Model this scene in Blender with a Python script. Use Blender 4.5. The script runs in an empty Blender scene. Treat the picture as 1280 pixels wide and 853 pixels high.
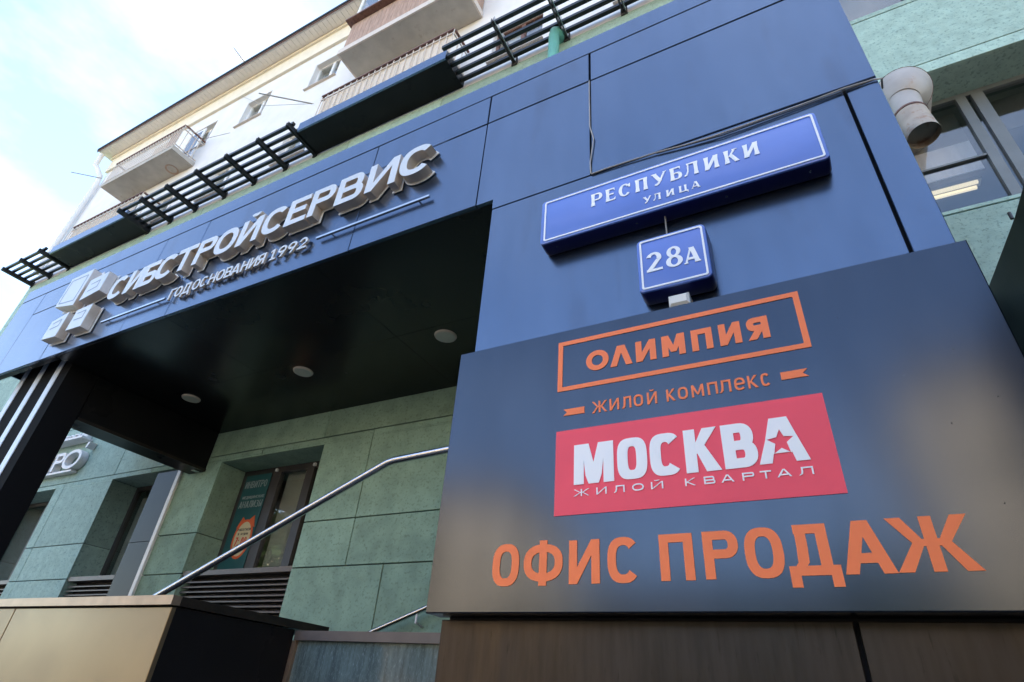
import bpy, math, random
from mathutils import Vector, Matrix
from mathutils.geometry import delaunay_2d_cdt
random.seed(7)
S = bpy.context.scene
COL = S.collection
# ------------------------------------------------------------------ camera
yaw, pitch, roll, F = -0.526389867, 0.576963753, 0.0812208646, 710.915
fw = Vector((math.sin(yaw)*math.cos(pitch), math.cos(yaw)*math.cos(pitch), math.sin(pitch)))
rt = Vector((math.cos(yaw), -math.sin(yaw), 0)); up = rt.cross(fw)
R = rt*math.cos(roll)+up*math.sin(roll); U = -rt*math.sin(roll)+up*math.cos(roll)
cam = bpy.data.cameras.new("camera"); camo = bpy.data.objects.new("camera", cam); COL.objects.link(camo)
camo.matrix_world = Matrix(((R.x, U.x, -fw.x, 0), (R.y, U.y, -fw.y, 0), (R.z, U.z, -fw.z, 0), (0, 0, 0, 1)))
cam.sensor_width = 36; cam.lens = 36*F/1280; cam.clip_start = .05; cam.clip_end = 3000
S.camera = camo
# ------------------------------------------------------------------ sky, sun, exposure
SUN_EL, SUN_AZ = 50, 24          # the sun stands behind the building, to the right
w = bpy.data.worlds.new("World"); S.world = w; w.use_nodes = True
nt = w.node_tree; nt.nodes.clear()
N = nt.nodes.new; L = nt.links.new
out = N('ShaderNodeOutputWorld'); bg = N('ShaderNodeBackground'); sky = N('ShaderNodeTexSky')
sky.sky_type = 'NISHITA'; sky.sun_disc = False; sky.sun_elevation = math.radians(SUN_EL)
sky.sun_rotation = math.radians(SUN_AZ); sky.air_density = 1.0; sky.dust_density = .6; sky.ozone_density = 1.0
tc = N('ShaderNodeTexCoord'); mp = N('ShaderNodeMapping'); mp.inputs['Scale'].default_value = (1, 1, 2.2); mp.inputs['Location'].default_value = (.35, -.2, .5)
no = N('ShaderNodeTexNoise'); no.inputs['Scale'].default_value = 2.1; no.inputs['Detail'].default_value = 7; no.inputs['Roughness'].default_value = .55
cr = N('ShaderNodeValToRGB'); cr.color_ramp.elements[0].position = .46; cr.color_ramp.elements[1].position = .84
cr.color_ramp.elements[0].color = (.02, .02, .02, 1); cr.color_ramp.elements[1].color = (.33, .33, .33, 1)
mx = N('ShaderNodeMixRGB'); mx.inputs[2].default_value = (7.5, 7.7, 8.0, 1)
L(tc.outputs['Generated'], mp.inputs[0]); L(mp.outputs[0], no.inputs['Vector']); L(no.outputs[0], cr.inputs[0])
L(cr.outputs[0], mx.inputs[0]); L(sky.outputs[0], mx.inputs[1]); L(mx.outputs[0], bg.inputs[0]); L(bg.outputs[0], out.inputs[0])
bg.inputs[1].default_value = .10
sun = bpy.data.lights.new("sun", 'SUN'); sun.energy = 5.0; sun.angle = math.radians(.5); sun.color = (1, .93, .82)
suno = bpy.data.objects.new("sun", sun); COL.objects.link(suno)
e, a = math.radians(SUN_EL), math.radians(SUN_AZ)
suno.rotation_euler = Vector((math.sin(a)*math.cos(e), math.cos(a)*math.cos(e), math.sin(e))).to_track_quat('Z', 'Y').to_euler()
suno.location = (0, 0, 40)
S.view_settings.view_transform = 'Standard'; S.view_settings.look = 'None'; S.view_settings.gamma = 1
S.view_settings.exposure = 2.72

# ------------------------------------------------------------------ materials
def mat(name, base, metallic=0, rough=.5, spec=.5, noise=None, nscale=8, stretch=(1, 1, 1), bump=0, bscale=60, rvar=0, emis=None, trans=0, ior=1.45, spots=None, coat=0, alpha=1, wave=0, objvar=0):
    m = bpy.data.materials.new(name); m.use_nodes = True; t = m.node_tree; b = t.nodes['Principled BSDF']
    b.inputs['Base Color'].default_value = (*base, 1); b.inputs['Metallic'].default_value = metallic
    b.inputs['Roughness'].default_value = rough; b.inputs['Specular IOR Level'].default_value = spec
    b.inputs['Transmission Weight'].default_value = trans; b.inputs['IOR'].default_value = ior
    b.inputs['Coat Weight'].default_value = coat; b.inputs['Coat Roughness'].default_value = .12
    b.inputs['Alpha'].default_value = alpha
    tcn = t.nodes.new('ShaderNodeTexCoord'); mpn = t.nodes.new('ShaderNodeMapping'); mpn.inputs['Scale'].default_value = stretch
    geo = t.nodes.new('ShaderNodeNewGeometry'); t.links.new(geo.outputs['Position'], mpn.inputs[0])
    col_out = None
    if noise:
        n = t.nodes.new('ShaderNodeTexNoise'); n.inputs['Scale'].default_value = nscale; n.inputs['Detail'].default_value = 6
        t.links.new(mpn.outputs[0], n.inputs['Vector'])
        r = t.nodes.new('ShaderNodeValToRGB'); r.color_ramp.elements[0].position = .3; r.color_ramp.elements[1].position = .7
        r.color_ramp.elements[0].color = (*[c*(1-noise) for c in base], 1); r.color_ramp.elements[1].color = (*[min(1, c*(1+noise)) for c in base], 1)
        t.links.new(n.outputs[0], r.inputs[0]); col_out = r.outputs[0]
    if spots:
        sc, thr, c2, fac = spots
        n = t.nodes.new('ShaderNodeTexNoise'); n.inputs['Scale'].default_value = sc; n.inputs['Detail'].default_value = 5; n.inputs['Roughness'].default_value = .65
        t.links.new(mpn.outputs[0], n.inputs['Vector'])
        r = t.nodes.new('ShaderNodeValToRGB'); r.color_ramp.elements[0].position = thr; r.color_ramp.elements[1].position = thr+.09
        r.color_ramp.elements[0].color = (0, 0, 0, 1); r.color_ramp.elements[1].color = (fac, fac, fac, 1)
        t.links.new(n.outputs[0], r.inputs[0])
        x = t.nodes.new('ShaderNodeMixRGB'); x.inputs[1].default_value = (*base, 1); x.inputs[2].default_value = (*c2, 1)
        if col_out: t.links.new(col_out, x.inputs[1])
        t.links.new(r.outputs[0], x.inputs[0]); col_out = x.outputs[0]
    if objvar and col_out:
        oi = t.nodes.new('ShaderNodeObjectInfo'); hv = t.nodes.new('ShaderNodeHueSaturation'); mv = t.nodes.new('ShaderNodeMapRange')
        mv.inputs[3].default_value = 1-objvar; mv.inputs[4].default_value = 1+objvar
        t.links.new(oi.outputs['Random'], mv.inputs[0]); t.links.new(mv.outputs[0], hv.inputs['Value']); t.links.new(col_out, hv.inputs['Color']); col_out = hv.outputs[0]
    if col_out: t.links.new(col_out, b.inputs['Base Color'])
    if rvar:
        n = t.nodes.new('ShaderNodeTexNoise'); n.inputs['Scale'].default_value = nscale*.6; n.inputs['Detail'].default_value = 4
        t.links.new(mpn.outputs[0], n.inputs['Vector'])
        mr = t.nodes.new('ShaderNodeMapRange'); mr.inputs[3].default_value = max(.02, rough-rvar); mr.inputs[4].default_value = rough+rvar
        mr.inputs[1].default_value = .3; mr.inputs[2].default_value = .7
        t.links.new(n.outputs[0], mr.inputs[0]); t.links.new(mr.outputs[0], b.inputs['Roughness'])
    prev = None
    if bump:
        n = t.nodes.new('ShaderNodeTexNoise'); n.inputs['Scale'].default_value = bscale; n.inputs['Detail'].default_value = 4
        t.links.new(mpn.outputs[0], n.inputs['Vector'])
        bp = t.nodes.new('ShaderNodeBump'); bp.inputs['Strength'].default_value = bump; bp.inputs['Distance'].default_value = .004
        t.links.new(n.outputs[0], bp.inputs['Height']); prev = bp.outputs[0]
    if wave:
        n = t.nodes.new('ShaderNodeTexNoise'); n.inputs['Scale'].default_value = 1.6; n.inputs['Detail'].default_value = 0
        t.links.new(geo.outputs['Position'], n.inputs['Vector'])
        bp = t.nodes.new('ShaderNodeBump'); bp.inputs['Strength'].default_value = 1; bp.inputs['Distance'].default_value = wave
        t.links.new(n.outputs[0], bp.inputs['Height'])
        if prev: t.links.new(prev, bp.inputs['Normal'])
        prev = bp.outputs[0]
    if prev: t.links.new(prev, b.inputs['Normal'])
    if emis:
        b.inputs['Emission Color'].default_value = (*emis[:3], 1); b.inputs['Emission Strength'].default_value = emis[3]
    return m
M = {}
M['acm'] = mat('navy_composite', (.118, .155, .222), .95, .25, noise=.06, nscale=3, stretch=(3, 3, .6), wave=.004, spots=(1.5, .56, (.085, .10, .135), .4), objvar=.05)
M['acm2'] = mat('navy_composite_board', (.062, .073, .093), .95, .19, noise=.05, nscale=3, stretch=(3, 3, .6), wave=.003, spots=(1.8, .58, (.06, .068, .09), .4))
M['acm3'] = mat('bronze_composite_streaked', (.042, .035, .030), .8, .34, noise=.16, nscale=4, stretch=(9, 9, 1.1), spots=(5, .60, (.018, .015, .012), .6), rvar=.05, wave=.003)
M['black'] = mat('black_composite', (.010, .010, .011), .0, .3, spec=.12, noise=.2, nscale=3, rvar=.06, wave=.003)
M['side_black'] = mat('matt_black_panel', (.013, .013, .015), 0, .35, spec=.2, noise=.15)
M['matt_column'] = mat('matt_black_column', (.008, .008, .009), 0, .75, spec=.05)
M['soffit'] = mat('black_gloss_soffit', (.010, .010, .010), .0, .24, spec=.35, noise=.2, nscale=2, rvar=.05, wave=.006)
M['joint'] = mat('joint_shadow_backing', (.008, .008, .01), 0, .8)
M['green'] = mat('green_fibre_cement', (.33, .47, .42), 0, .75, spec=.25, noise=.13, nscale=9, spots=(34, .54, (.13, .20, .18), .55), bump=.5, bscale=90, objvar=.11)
M['green_shaded'] = mat('green_fibre_cement_shaded', (.25, .375, .30), 0, .8, spec=.2, noise=.16, nscale=5, spots=(34, .54, (.12, .18, .13), .5), bump=.5, bscale=90, objvar=.12)  # same green tile, canopy shade put into a darker base colour
M['white_wall'] = mat('white_painted_render', (.70, .69, .69), 0, .85, spec=.2, noise=.05, nscale=2.5, bump=.3, bscale=40)
M['peach'] = mat('cream_cornice_paint', (.74, .67, .56), 0, .85, spec=.2, noise=.06, nscale=4)
M['soffit_board'] = mat('beige_soffit_boards', (.70, .67, .64), 0, .8, spec=.2, noise=.05, nscale=5)
M['roof'] = mat('dark_green_roof_edge', (.010, .016, .014), .0, .7, noise=.2)
M['rust'] = mat('red_brown_metal', (.16, .085, .07), .1, .7, noise=.3, nscale=20)
M['slab'] = mat('balcony_slab_paint', (.42, .39, .35), 0, .85, spec=.2, noise=.10, nscale=4, spots=(5, .6, (.30, .26, .22), .5), bump=.2, bscale=30)
M['rail'] = mat('white_rail_paint', (.58, .51, .45), 0, .6, noise=.08, nscale=30, spots=(22, .62, (.30, .17, .11), .6))
M['screen'] = mat('cream_balcony_sheeting', (.60, .52, .43), 0, .7, noise=.12, nscale=12, stretch=(5, 5, 1), spots=(12, .62, (.42, .33, .26), .5))
M['wood'] = mat('brown_wood_boards', (.36, .24, .18), 0, .7, noise=.25, nscale=7, stretch=(6, 6, .7))
M['bracket'] = mat('black_painted_steel', (.014, .016, .017), .3, .42, noise=.2)
M['steel'] = mat('brushed_steel', (.55, .55, .56), 1, .22, noise=.08, nscale=40, bump=.2, bscale=200)
M['face'] = mat('white_acrylic_face', (.56, .61, .66), .0, .32, spec=.6, noise=.04, nscale=6, spots=(14, .66, (.55, .54, .52), .4))
M['side'] = mat('champagne_metal_side', (.64, .55, .47), .6, .36, noise=.08, nscale=14, rvar=.08)
M['plate'] = mat('clear_white_backplate', (.66, .66, .66), 0, .35, noise=.06, nscale=20)
M['navy_print'] = mat('faded_blue_line', (.22, .29, .40), 0, .5)
M['sign_blue'] = mat('street_sign_blue_face', (.085, .165, .54), 0, .25, spec=.6, noise=.05, nscale=5, coat=.4)
M['sign_side'] = mat('street_sign_dark_blue_case', (.008, .011, .09), 0, .3, spec=.5, noise=.08, nscale=6)
M['sign_white'] = mat('sign_white_letters', (.88, .90, .92), 0, .4, spec=.4)
M['orange'] = mat('orange_vinyl', (.98, .225, .075), 0, .42, spec=.35, noise=.03, nscale=6)
M['red'] = mat('coral_red_vinyl', (.93, .085, .125), 0, .38, spec=.35, noise=.04, nscale=4)
M['white_print'] = mat('white_vinyl', (.92, .92, .92), 0, .4, spec=.35)
M['beige'] = mat('beige_reflection_panel', (.215, .165, .105), .75, .36, noise=.06, nscale=2.5, rvar=.05, wave=.003)  # warm reflection of the street put into the base colour
M['coping'] = mat('bronze_coping', (.36, .27, .20), .7, .38, noise=.12, nscale=10)
M['coping_dark'] = mat('dark_coping', (.03, .024, .02), .4, .4, noise=.3, nscale=12)
M['louvre'] = mat('brown_louvre_paint', (.125, .105, .095), .2, .45, noise=.12, nscale=12)
M['frame'] = mat('dark_window_frame', (.05, .045, .045), .1, .4, noise=.1)
M['frame_grey'] = mat('grey_window_frame', (.17, .19, .20), .2, .45, noise=.06)
M['frame_white'] = mat('white_plastic_frame', (.75, .75, .76), 0, .4)
M['interior'] = mat('dim_interior', (.13, .125, .115), 0, .9, noise=.2, nscale=2)
M['blind'] = mat('pale_roller_blind', (.38, .37, .30), 0, .8, noise=.08, nscale=4)
M['curtain'] = mat('grey_violet_blind', (.62, .58, .60), 0, .8, noise=.08, nscale=4, stretch=(6, 6, 1))
M['backing_dark'] = mat('dark_window_backing', (.10, .09, .08), 0, .85, noise=.1)  # dark backing sheet behind the glass, stands in for the dim ceiling
M['teal'] = mat('teal_poster', (.018, .09, .095), 0, .5, noise=.05)
M['poster_orange'] = mat('orange_poster_print', (.66, .12, .035), 0, .5)
M['poster_cream'] = mat('cream_poster_print', (.60, .52, .32), 0, .5)
M['poster_pale'] = mat('pale_poster_print', (.26, .32, .32), 0, .5)
M['poster_text'] = mat('dark_poster_print', (.06, .05, .05), 0, .5)
M['poster_red'] = mat('red_poster_print', (.55, .04, .02), 0, .5)
M['glass_panel'] = mat('streaked_blue_glass', (.09, .13, .135), 0, .1, spec=.9, noise=.35, nscale=9, stretch=(4, 4, .5), spots=(70, .56, (.28, .38, .42), .55))
M['duct'] = mat('weathered_duct_paint', (.38, .355, .33), .15, .5, noise=.1, nscale=6, spots=(9, .60, (.30, .18, .11), .4))
M['duct_rust'] = mat('rusty_duct_end', (.38, .33, .28), .1, .6, noise=.15, nscale=9, spots=(12, .55, (.28, .14, .08), .6))
M['pipe'] = mat('turquoise_pipe', (.12, .36, .31), 0, .45, noise=.1, nscale=8)
M['lampglass'] = mat('frosted_downlight', (.52, .53, .46), 0, .5, noise=.04)
M['tube'] = mat('lit_fluorescent_tube', (.9, .85, .7), 0, .5, emis=(1, .82, .5, .16))
M['cable'] = mat('grey_cable', (.32, .30, .28), 0, .5, noise=.15)
M['cable_dark'] = mat('black_cable', (.02, .02, .02), 0, .5)
M['whitebox'] = mat('white_plastic_box', (.72, .71, .66), 0, .4)
M['dirty_letter'] = mat('weathered_white_letters', (.74, .73, .73), 0, .5, noise=.08, nscale=14, spots=(16, .6, (.36, .33, .29), .5))
M['stripe'] = mat('silver_column_stripe', (.62, .68, .76), .0, .35, noise=.04)
M['asphalt'] = mat('asphalt', (.05, .05, .052), 0, .9, noise=.2, nscale=3, bump=.4, bscale=80)
M['tarmac'] = mat('grey_tarmac_pavement', (.10, .097, .093), 0, .9, noise=.15, nscale=2.2, bump=.3, bscale=50)
M['paving'] = mat('concrete_paving', (.27, .25, .225), 0, .85, noise=.12, nscale=2.2, bump=.3, bscale=50)
M['lawn'] = mat('grass', (.07, .10, .03), 0, .9, noise=.3, nscale=4)
M['opp_cream'] = mat('cream_rendered_wall', (.76, .56, .36), 0, .85, noise=.08, nscale=1.5)
M['opp_tan'] = mat('tan_brick_wall', (.12, .085, .065), 0, .85, noise=.12, nscale=3)
M['opp_glass'] = mat('dark_far_window', (.03, .035, .04), 0, .1, spec=.8)
M['bark'] = mat('bark', (.10, .075, .05), 0, .9, noise=.3, nscale=12)
M['leaf'] = mat('leaves', (.06, .10, .03), 0, .6, noise=.35, nscale=2)
def glass_mat(name, tint, mirror):
    m = bpy.data.materials.new(name); m.use_nodes = True; t = m.node_tree; t.nodes.clear()
    o = t.nodes.new('ShaderNodeOutputMaterial'); g = t.nodes.new('ShaderNodeBsdfGlossy'); g.inputs['Roughness'].default_value = .015
    tr = t.nodes.new('ShaderNodeBsdfTransparent'); tr.inputs[0].default_value = (*tint, 1)
    x = t.nodes.new('ShaderNodeMixShader'); lw = t.nodes.new('ShaderNodeFresnel'); lw.inputs['IOR'].default_value = mirror
    geo = t.nodes.new('ShaderNodeNewGeometry'); mr = t.nodes.new('ShaderNodeMapRange'); mr.inputs[3].default_value = mirror; mr.inputs[4].default_value = 1/mirror; t.links.new(geo.outputs['Backfacing'], mr.inputs[0]); t.links.new(mr.outputs[0], lw.inputs['IOR']); n = t.nodes.new('ShaderNodeTexNoise'); n.inputs['Scale'].default_value = 1.2
    bp = t.nodes.new('ShaderNodeBump'); bp.inputs['Distance'].default_value = .0025; bp.inputs['Strength'].default_value = .6
    t.links.new(geo.outputs['Position'], n.inputs['Vector']); t.links.new(n.outputs[0], bp.inputs['Height']); t.links.new(bp.outputs[0], g.inputs['Normal'])
    t.links.new(lw.outputs[0], x.inputs[0]); t.links.new(tr.outputs[0], x.inputs[1]); t.links.new(g.outputs[0], x.inputs[2]); t.links.new(x.outputs[0], o.inputs[0])
    return m
M['glass'] = glass_mat('window_glass', (.9, .92, .92), 1.9)

# ------------------------------------------------------------------ object helpers
ORG = {}
def tag(o, label=None, cat=None, group=None, kind=None):
    if label: o['label'] = label
    if cat: o['category'] = cat
    if group: o['group'] = group
    if kind: o['kind'] = kind
    return o
def thing(name, loc, label, cat, group=None):
    o = bpy.data.objects.new(name, None); COL.objects.link(o); o.location = loc; o.empty_display_size = .2
    ORG[o.name] = Vector(loc)
    return tag(o, label, cat, group)
class MB:
    def __init__(s): s.v = []; s.f = []; s.m = []
    def quad(s, *p, m=0):
        k = len(s.v); s.v += [tuple(q) for q in p]; s.f.append(tuple(range(k, k+len(p)))); s.m.append(m)
    def box(s, x0, y0, z0, x1, y1, z1, m=0):
        k = len(s.v); s.v += [(x, y, z) for x in (x0, x1) for y in (y0, y1) for z in (z0, z1)]
        for f in ((0, 1, 3, 2), (4, 6, 7, 5), (0, 4, 5, 1), (2, 3, 7, 6), (0, 2, 6, 4), (1, 5, 7, 3)):
            s.f.append(tuple(k+i for i in f)); s.m.append(m)
        return s
    def cbox(s, x0, y0, z0, x1, y1, z1, c=.004, m=0):
        """box with its front (-Y) edges chamfered"""
        k = len(s.v)
        s.v += [(x0, y1, z0), (x1, y1, z0), (x1, y1, z1), (x0, y1, z1), (x0, y0+c, z0), (x1, y0+c, z0), (x1, y0+c, z1), (x0, y0+c, z1),
                (x0+c, y0, z0+c), (x1-c, y0, z0+c), (x1-c, y0, z1-c), (x0+c, y0, z1-c)]
        fs = [(8, 9, 10, 11), (3, 2, 1, 0)]
        for i in range(4):
            j = (i+1) % 4; fs += [(i, j, 4+j, 4+i), (4+i, 4+j, 8+j, 8+i)]
        for f in fs: s.f.append(tuple(k+i for i in f)); s.m.append(m)
        return s
    def tube(s, pts, r, n=10, m=0, cap=True):
        pts = [Vector(p) for p in pts]; rs = r if isinstance(r, (list, tuple)) else [r]*len(pts)
        d0 = (pts[1]-pts[0]).normalized(); u_ = d0.orthogonal().normalized(); k = len(s.v)
        for i, p in enumerate(pts):
            d = ((pts[min(i+1, len(pts)-1)]-pts[max(i-1, 0)])).normalized()
            u_ = (u_-d*u_.dot(d)).normalized(); w_ = d.cross(u_)
            sc = 1
            if 0 < i < len(pts)-1:
                c_ = (pts[i]-pts[i-1]).normalized().dot(d); sc = 1/max(.5, c_)**.5
            for j in range(n):
                t = 2*math.pi*j/n; s.v.append(tuple(p+(u_*math.cos(t)+w_*math.sin(t))*rs[i]*sc))
        for i in range(len(pts)-1):
            for j in range(n):
                s.f.append((k+i*n+j, k+i*n+(j+1) % n, k+(i+1)*n+(j+1) % n, k+(i+1)*n+j)); s.m.append(m)
        if cap:
            s.f.append(tuple(k+j for j in range(n))[::-1]); s.m.append(m)
            s.f.append(tuple(k+(len(pts)-1)*n+j for j in range(n))); s.m.append(m)
        return s
    def prism(s, poly, y0, y1, m=0):
        """poly in the XZ plane, pushed from y0 to y1"""
        n = len(poly); k = len(s.v); s.v += [(x, y0, z) for x, z in poly]+[(x, y1, z) for x, z in poly]
        s.f += [tuple(k+i for i in range(n)), tuple(k+n+i for i in range(n))[::-1]]; s.m += [m, m]
        for i in range(n):
            j = (i+1) % n; s.f.append((k+j, k+i, k+n+i, k+n+j)); s.m.append(m)
        return s
    def build(s, name, mats, parent=None, smooth=False, recalc=True, org=None):
        import bmesh
        me = bpy.data.meshes.new(name)
        o0 = ORG.get(parent.name, Vector((0, 0, 0))) if parent else (Vector(org) if org else Vector((0, 0, 0)))
        me.from_pydata([(x-o0.x, y-o0.y, z-o0.z) for x, y, z in s.v], [], s.f)
        for m_ in (mats if isinstance(mats, (list, tuple)) else [mats]): me.materials.append(M[m_])
        me.polygons.foreach_set('material_index', s.m)
        if recalc:
            b = bmesh.new(); b.from_mesh(me); bmesh.ops.recalc_face_normals(b, faces=b.faces); b.to_mesh(me); b.free()
        if smooth:
            me.polygons.foreach_set('use_smooth', [len(p.vertices) < 6 for p in me.polygons])
            me.set_sharp_from_angle(angle=math.radians(35))
        o = bpy.data.objects.new(name, me); COL.objects.link(o)
        if parent: o.parent = parent
        else: o.location = o0
        ORG[o.name] = o0
        return o
def part(name, mats, parent, *b, smooth=False):
    mb = MB()
    for bx in b: mb.box(*bx)
    return mb.build(name, mats, parent, smooth)
def again(src, dx=0, dy=0, dz=0, parent=None, rotz=None):
    """copy of a mesh part that shares its mesh"""
    c = src.copy(); COL.objects.link(c); c.parent = parent if parent else src.parent
    c.location = src.location+Vector((dx, dy, dz)); ORG[c.name] = ORG.get(src.name, Vector((0, 0, 0)))
    return c

# ------------------------------------------------------------------ lettering (own glyph outlines)
def arcp(cx, cz, rx, rz, a0, a1, n=14, e=2.0):
    o = []
    for i in range(n+1):
        t = math.radians(a0+(a1-a0)*i/n); c, s_ = math.cos(t), math.sin(t)
        o.append((cx+rx*math.copysign(abs(c)**(2/e), c), cz+rz*math.copysign(abs(s_)**(2/e), s_)))
    return o
def band(outer, inner):
    return [[outer[i], outer[i+1], inner[i+1], inner[i]] for i in range(len(outer)-1) if math.dist(outer[i], outer[i+1]) > 1e-7 and math.dist(inner[i], inner[i+1]) > 1e-7]
def ring(cx, cz, rx, rz, t, u, a0=0, a1=360, n=24, e=2.0, ei=None):
    return band(arcp(cx, cz, rx, rz, a0, a1, n, e), arcp(cx, cz, rx-t, rz-u, a0, a1, n, ei or e))
def rc(x0, z0, x1, z1): return [(x0, z0), (x1, z0), (x1, z1), (x0, z1)]
def dg(x0, z0, x1, z1, hw): return [(x0-hw/2, z0), (x0+hw/2, z0), (x1+hw/2, z1), (x1-hw/2, z1)]
def bowl(x0, z0, x1, z1, t, u, e=2.0, k=1.0):
    h = (z1-z0)/2; rx = min(h*k, x1-x0); xm = x1-rx
    o = [(x0, z0), (xm, z0)]+arcp(xm, z0+h, rx, h, -90, 90, 14, e)+[(x0, z1)]
    i = [(x0, z0+u), (xm, z0+u)]+arcp(xm, z0+h, rx-t, h-u, -90, 90, 14, e)+[(x0, z1-u)]
    return band(o, i)
def fl(x, z0, z1, t, g):            # flared stem of the roman letters
    m_ = (z1-z0)*.30
    return [(x-g, z0), (x+t+g, z0), (x+t, z0+m_), (x+t, z1-m_), (x+t+g, z1), (x-g, z1), (x, z1-m_), (x, z0+m_)]
def glyph(ch, w, h, t, u, e=2.3, g=0):
    """-> (add polygons, cut polygons) in a w x h box; t upright stroke, u flat stroke, g flare"""
    A, C = [], []
    st = (lambda x: fl(x, 0, h, t, g)) if g else (lambda x: rc(x, 0, x+t, h))
    if ch == 'О' or ch == '0': A += ring(w/2, h/2, w/2, h/2, t, u, 0, 360, 36, e)
    elif ch == 'С':
        A += ring(w/2, h/2, w/2, h/2, t, u, 40, 320 if not g else 322, 26, e)
        if g: A.append([(w*.80, h*.70), (w*.97, h*.66), (w*.97, h*.97), (w*.84, h*.92)])
    elif ch == 'Э9': pass
    elif ch == 'И' or ch == 'Й':
        A += [st(0), st(w-t), [(0, 0), (t*1.02, 0), (w, h), (w-t*1.02, h)]]
        if ch == 'Й': A += ring(w/2, h*1.24, w*.24, h*.15, t*.55 if t < w*.2 else t*.5, u*.7, 190, 350, 8, 2)
    elif ch == 'Н': A += [st(0), st(w-t), rc(t*.9, h*.5-u/2, w-t*.9, h*.5+u/2)]
    elif ch == 'П': A += [st(0), st(w-t), rc(0, h-u, w, h)]
    elif ch == 'Г': A += [st(0), rc(0, h-u, w, h)]
    elif ch == 'Т': A += [rc(w/2-t/2, 0, w/2+t/2, h), rc(0, h-u, w, h)]
    elif ch == 'Е':
        A += [st(0), rc(0, 0, w, u), rc(0, h-u, w*.97, h), rc(0, h*.53-u/2, w*.86, h*.53+u/2)]
        if g: A += [[(w, 0), (w*1.06, h*.2), (w*.98, h*.2), (w*.86, u*.6)], [(w*.97, h), (w*.97, h*.80), (w*.90, h*.80), (w*.84, h-u*.6)]]
    elif ch == 'е':
        A += ring(w/2, h/2, w/2, h/2, t, u, 0, 318, 26, e); A.append(rc(t*.5, h*.5-u*.5, w-t*.3, h*.5+u*.5))
    elif ch == 'Р':
        A += [st(0)]+bowl(t*.5, h*.42, w, h, t, u, 2.2, .95)
    elif ch == 'В':
        A += [st(0)]+bowl(t*.5, h*.5-u/2, w*.94, h, t, u, 2.2, .9)+bowl(t*.5, 0, w, h*.5+u/2, t, u, 2.2, .95)
    elif ch == 'Б':
        A += [st(0), rc(0, h-u, w*.9, h)]+bowl(t*.5, 0, w, h*.58, t, u, 2.2, .95)
        if g: A.append([(w*.9, h), (w*.9, h*.8), (w*.82, h*.8), (w*.76, h-u*.6)])
    elif ch == 'Я':
        A += [rc(w-t, 0, w, h)]+[[(w-x, z) for x, z in p] for p in bowl(t*.5, h*.40, w, h, t, u, 2.2, .95)]+[dg(t*.6, 0, w*.56, h*.44, t*1.2)]
    elif ch == 'Ф':
        A += [rc(w/2-t/2, 0, w/2+t/2, h)]+ring(w/2, h*.5, w/2, h*.41, t, u, 0, 360, 36, 2.4)
    elif ch == 'Л':
        if g: A += [st(w-t-g), rc(w*.22, h-u, w, h), [(w*.27, h), (w*.38, h), (w*.33, h*.35), (w*.20, h*.05), (w*.02, 0), (0, u), (w*.14, h*.16), (w*.24, h*.4)]]
        else:
            A += [rc(w-t, 0, w, h), rc(w*.2, h-u, w, h)]
            o = [(w*.2, h), (w*.2, h*.5), (w*.15, h*.2), (0, 0)]; i = [(w*.2+t, h), (w*.2+t, h*.5), (w*.15+t, h*.14), (t*.9, 0)]
            A += band(o, i)
    elif ch == 'Λ': A += [dg(t*.55, 0, w*.47, h, t*1.1), dg(w-t*.55, 0, w*.53, h, t*1.1)]
    elif ch == 'А':
        a_ = t*1.12; n_ = (u*.7 if g else a_)
        A += [dg(n_*.5, 0, w/2-a_*.1, h, n_), dg(w-a_*.5, 0, w/2+a_*.1, h, a_), rc(w*.25, h*.27-u*.4, w*.75, h*.27+u*.6)]
        A += [[(w/2-a_*.6, h), (w/2-n_*.1-a_*.35, h*.93), (w/2+a_*.6, h*.93), (w/2+a_*.6, h)]]
        if g: A += [rc(-g, 0, n_+2*g, u*.5), rc(w-a_-g, 0, w+g, u*.5)]
    elif ch == 'Д':
        d = h*.22
        A += [rc(0, 0, w, u), rc(0, -d, t*.95, u), rc(w-t*.95, -d, w, u), rc(w-t*1.55-t*.1, 0, w-t*.62, h), rc(w*.2, h-u, w-t*.62, h)]
        o = [(w*.22, h), (w*.22, h*.55), (w*.20, h*.25), (w*.13, u*.9)]; i = [(x+t, z) for x, z in o]
        A += band(o, i)
    elif ch == 'М':
        A += [rc(0, 0, t, h), rc(w-t, 0, w, h), [(0, h), (t*1.15, h), (w/2+t*.42, h*.18), (w/2-t*.42, h*.18)][:4], [(w, h), (w-t*1.15, h), (w/2-t*.42, h*.18), (w/2+t*.42, h*.18)]]
    elif ch == 'ММ':
        A += [rc(0, 0, t, h), rc(w-t, 0, w, h), [(0, h), (t*1.5, h), (w/2+t*.5, 0), (w/2-t*.5, 0)], [(w, h), (w-t*1.5, h), (w/2-t*.5, 0), (w/2+t*.5, 0)]]
        C += [[(t, 0), (t, h*.58), (t*1.28, 0)], [(w-t, 0), (w-t, h*.58), (w-t*1.28, 0)]]
    elif ch == 'К':
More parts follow.
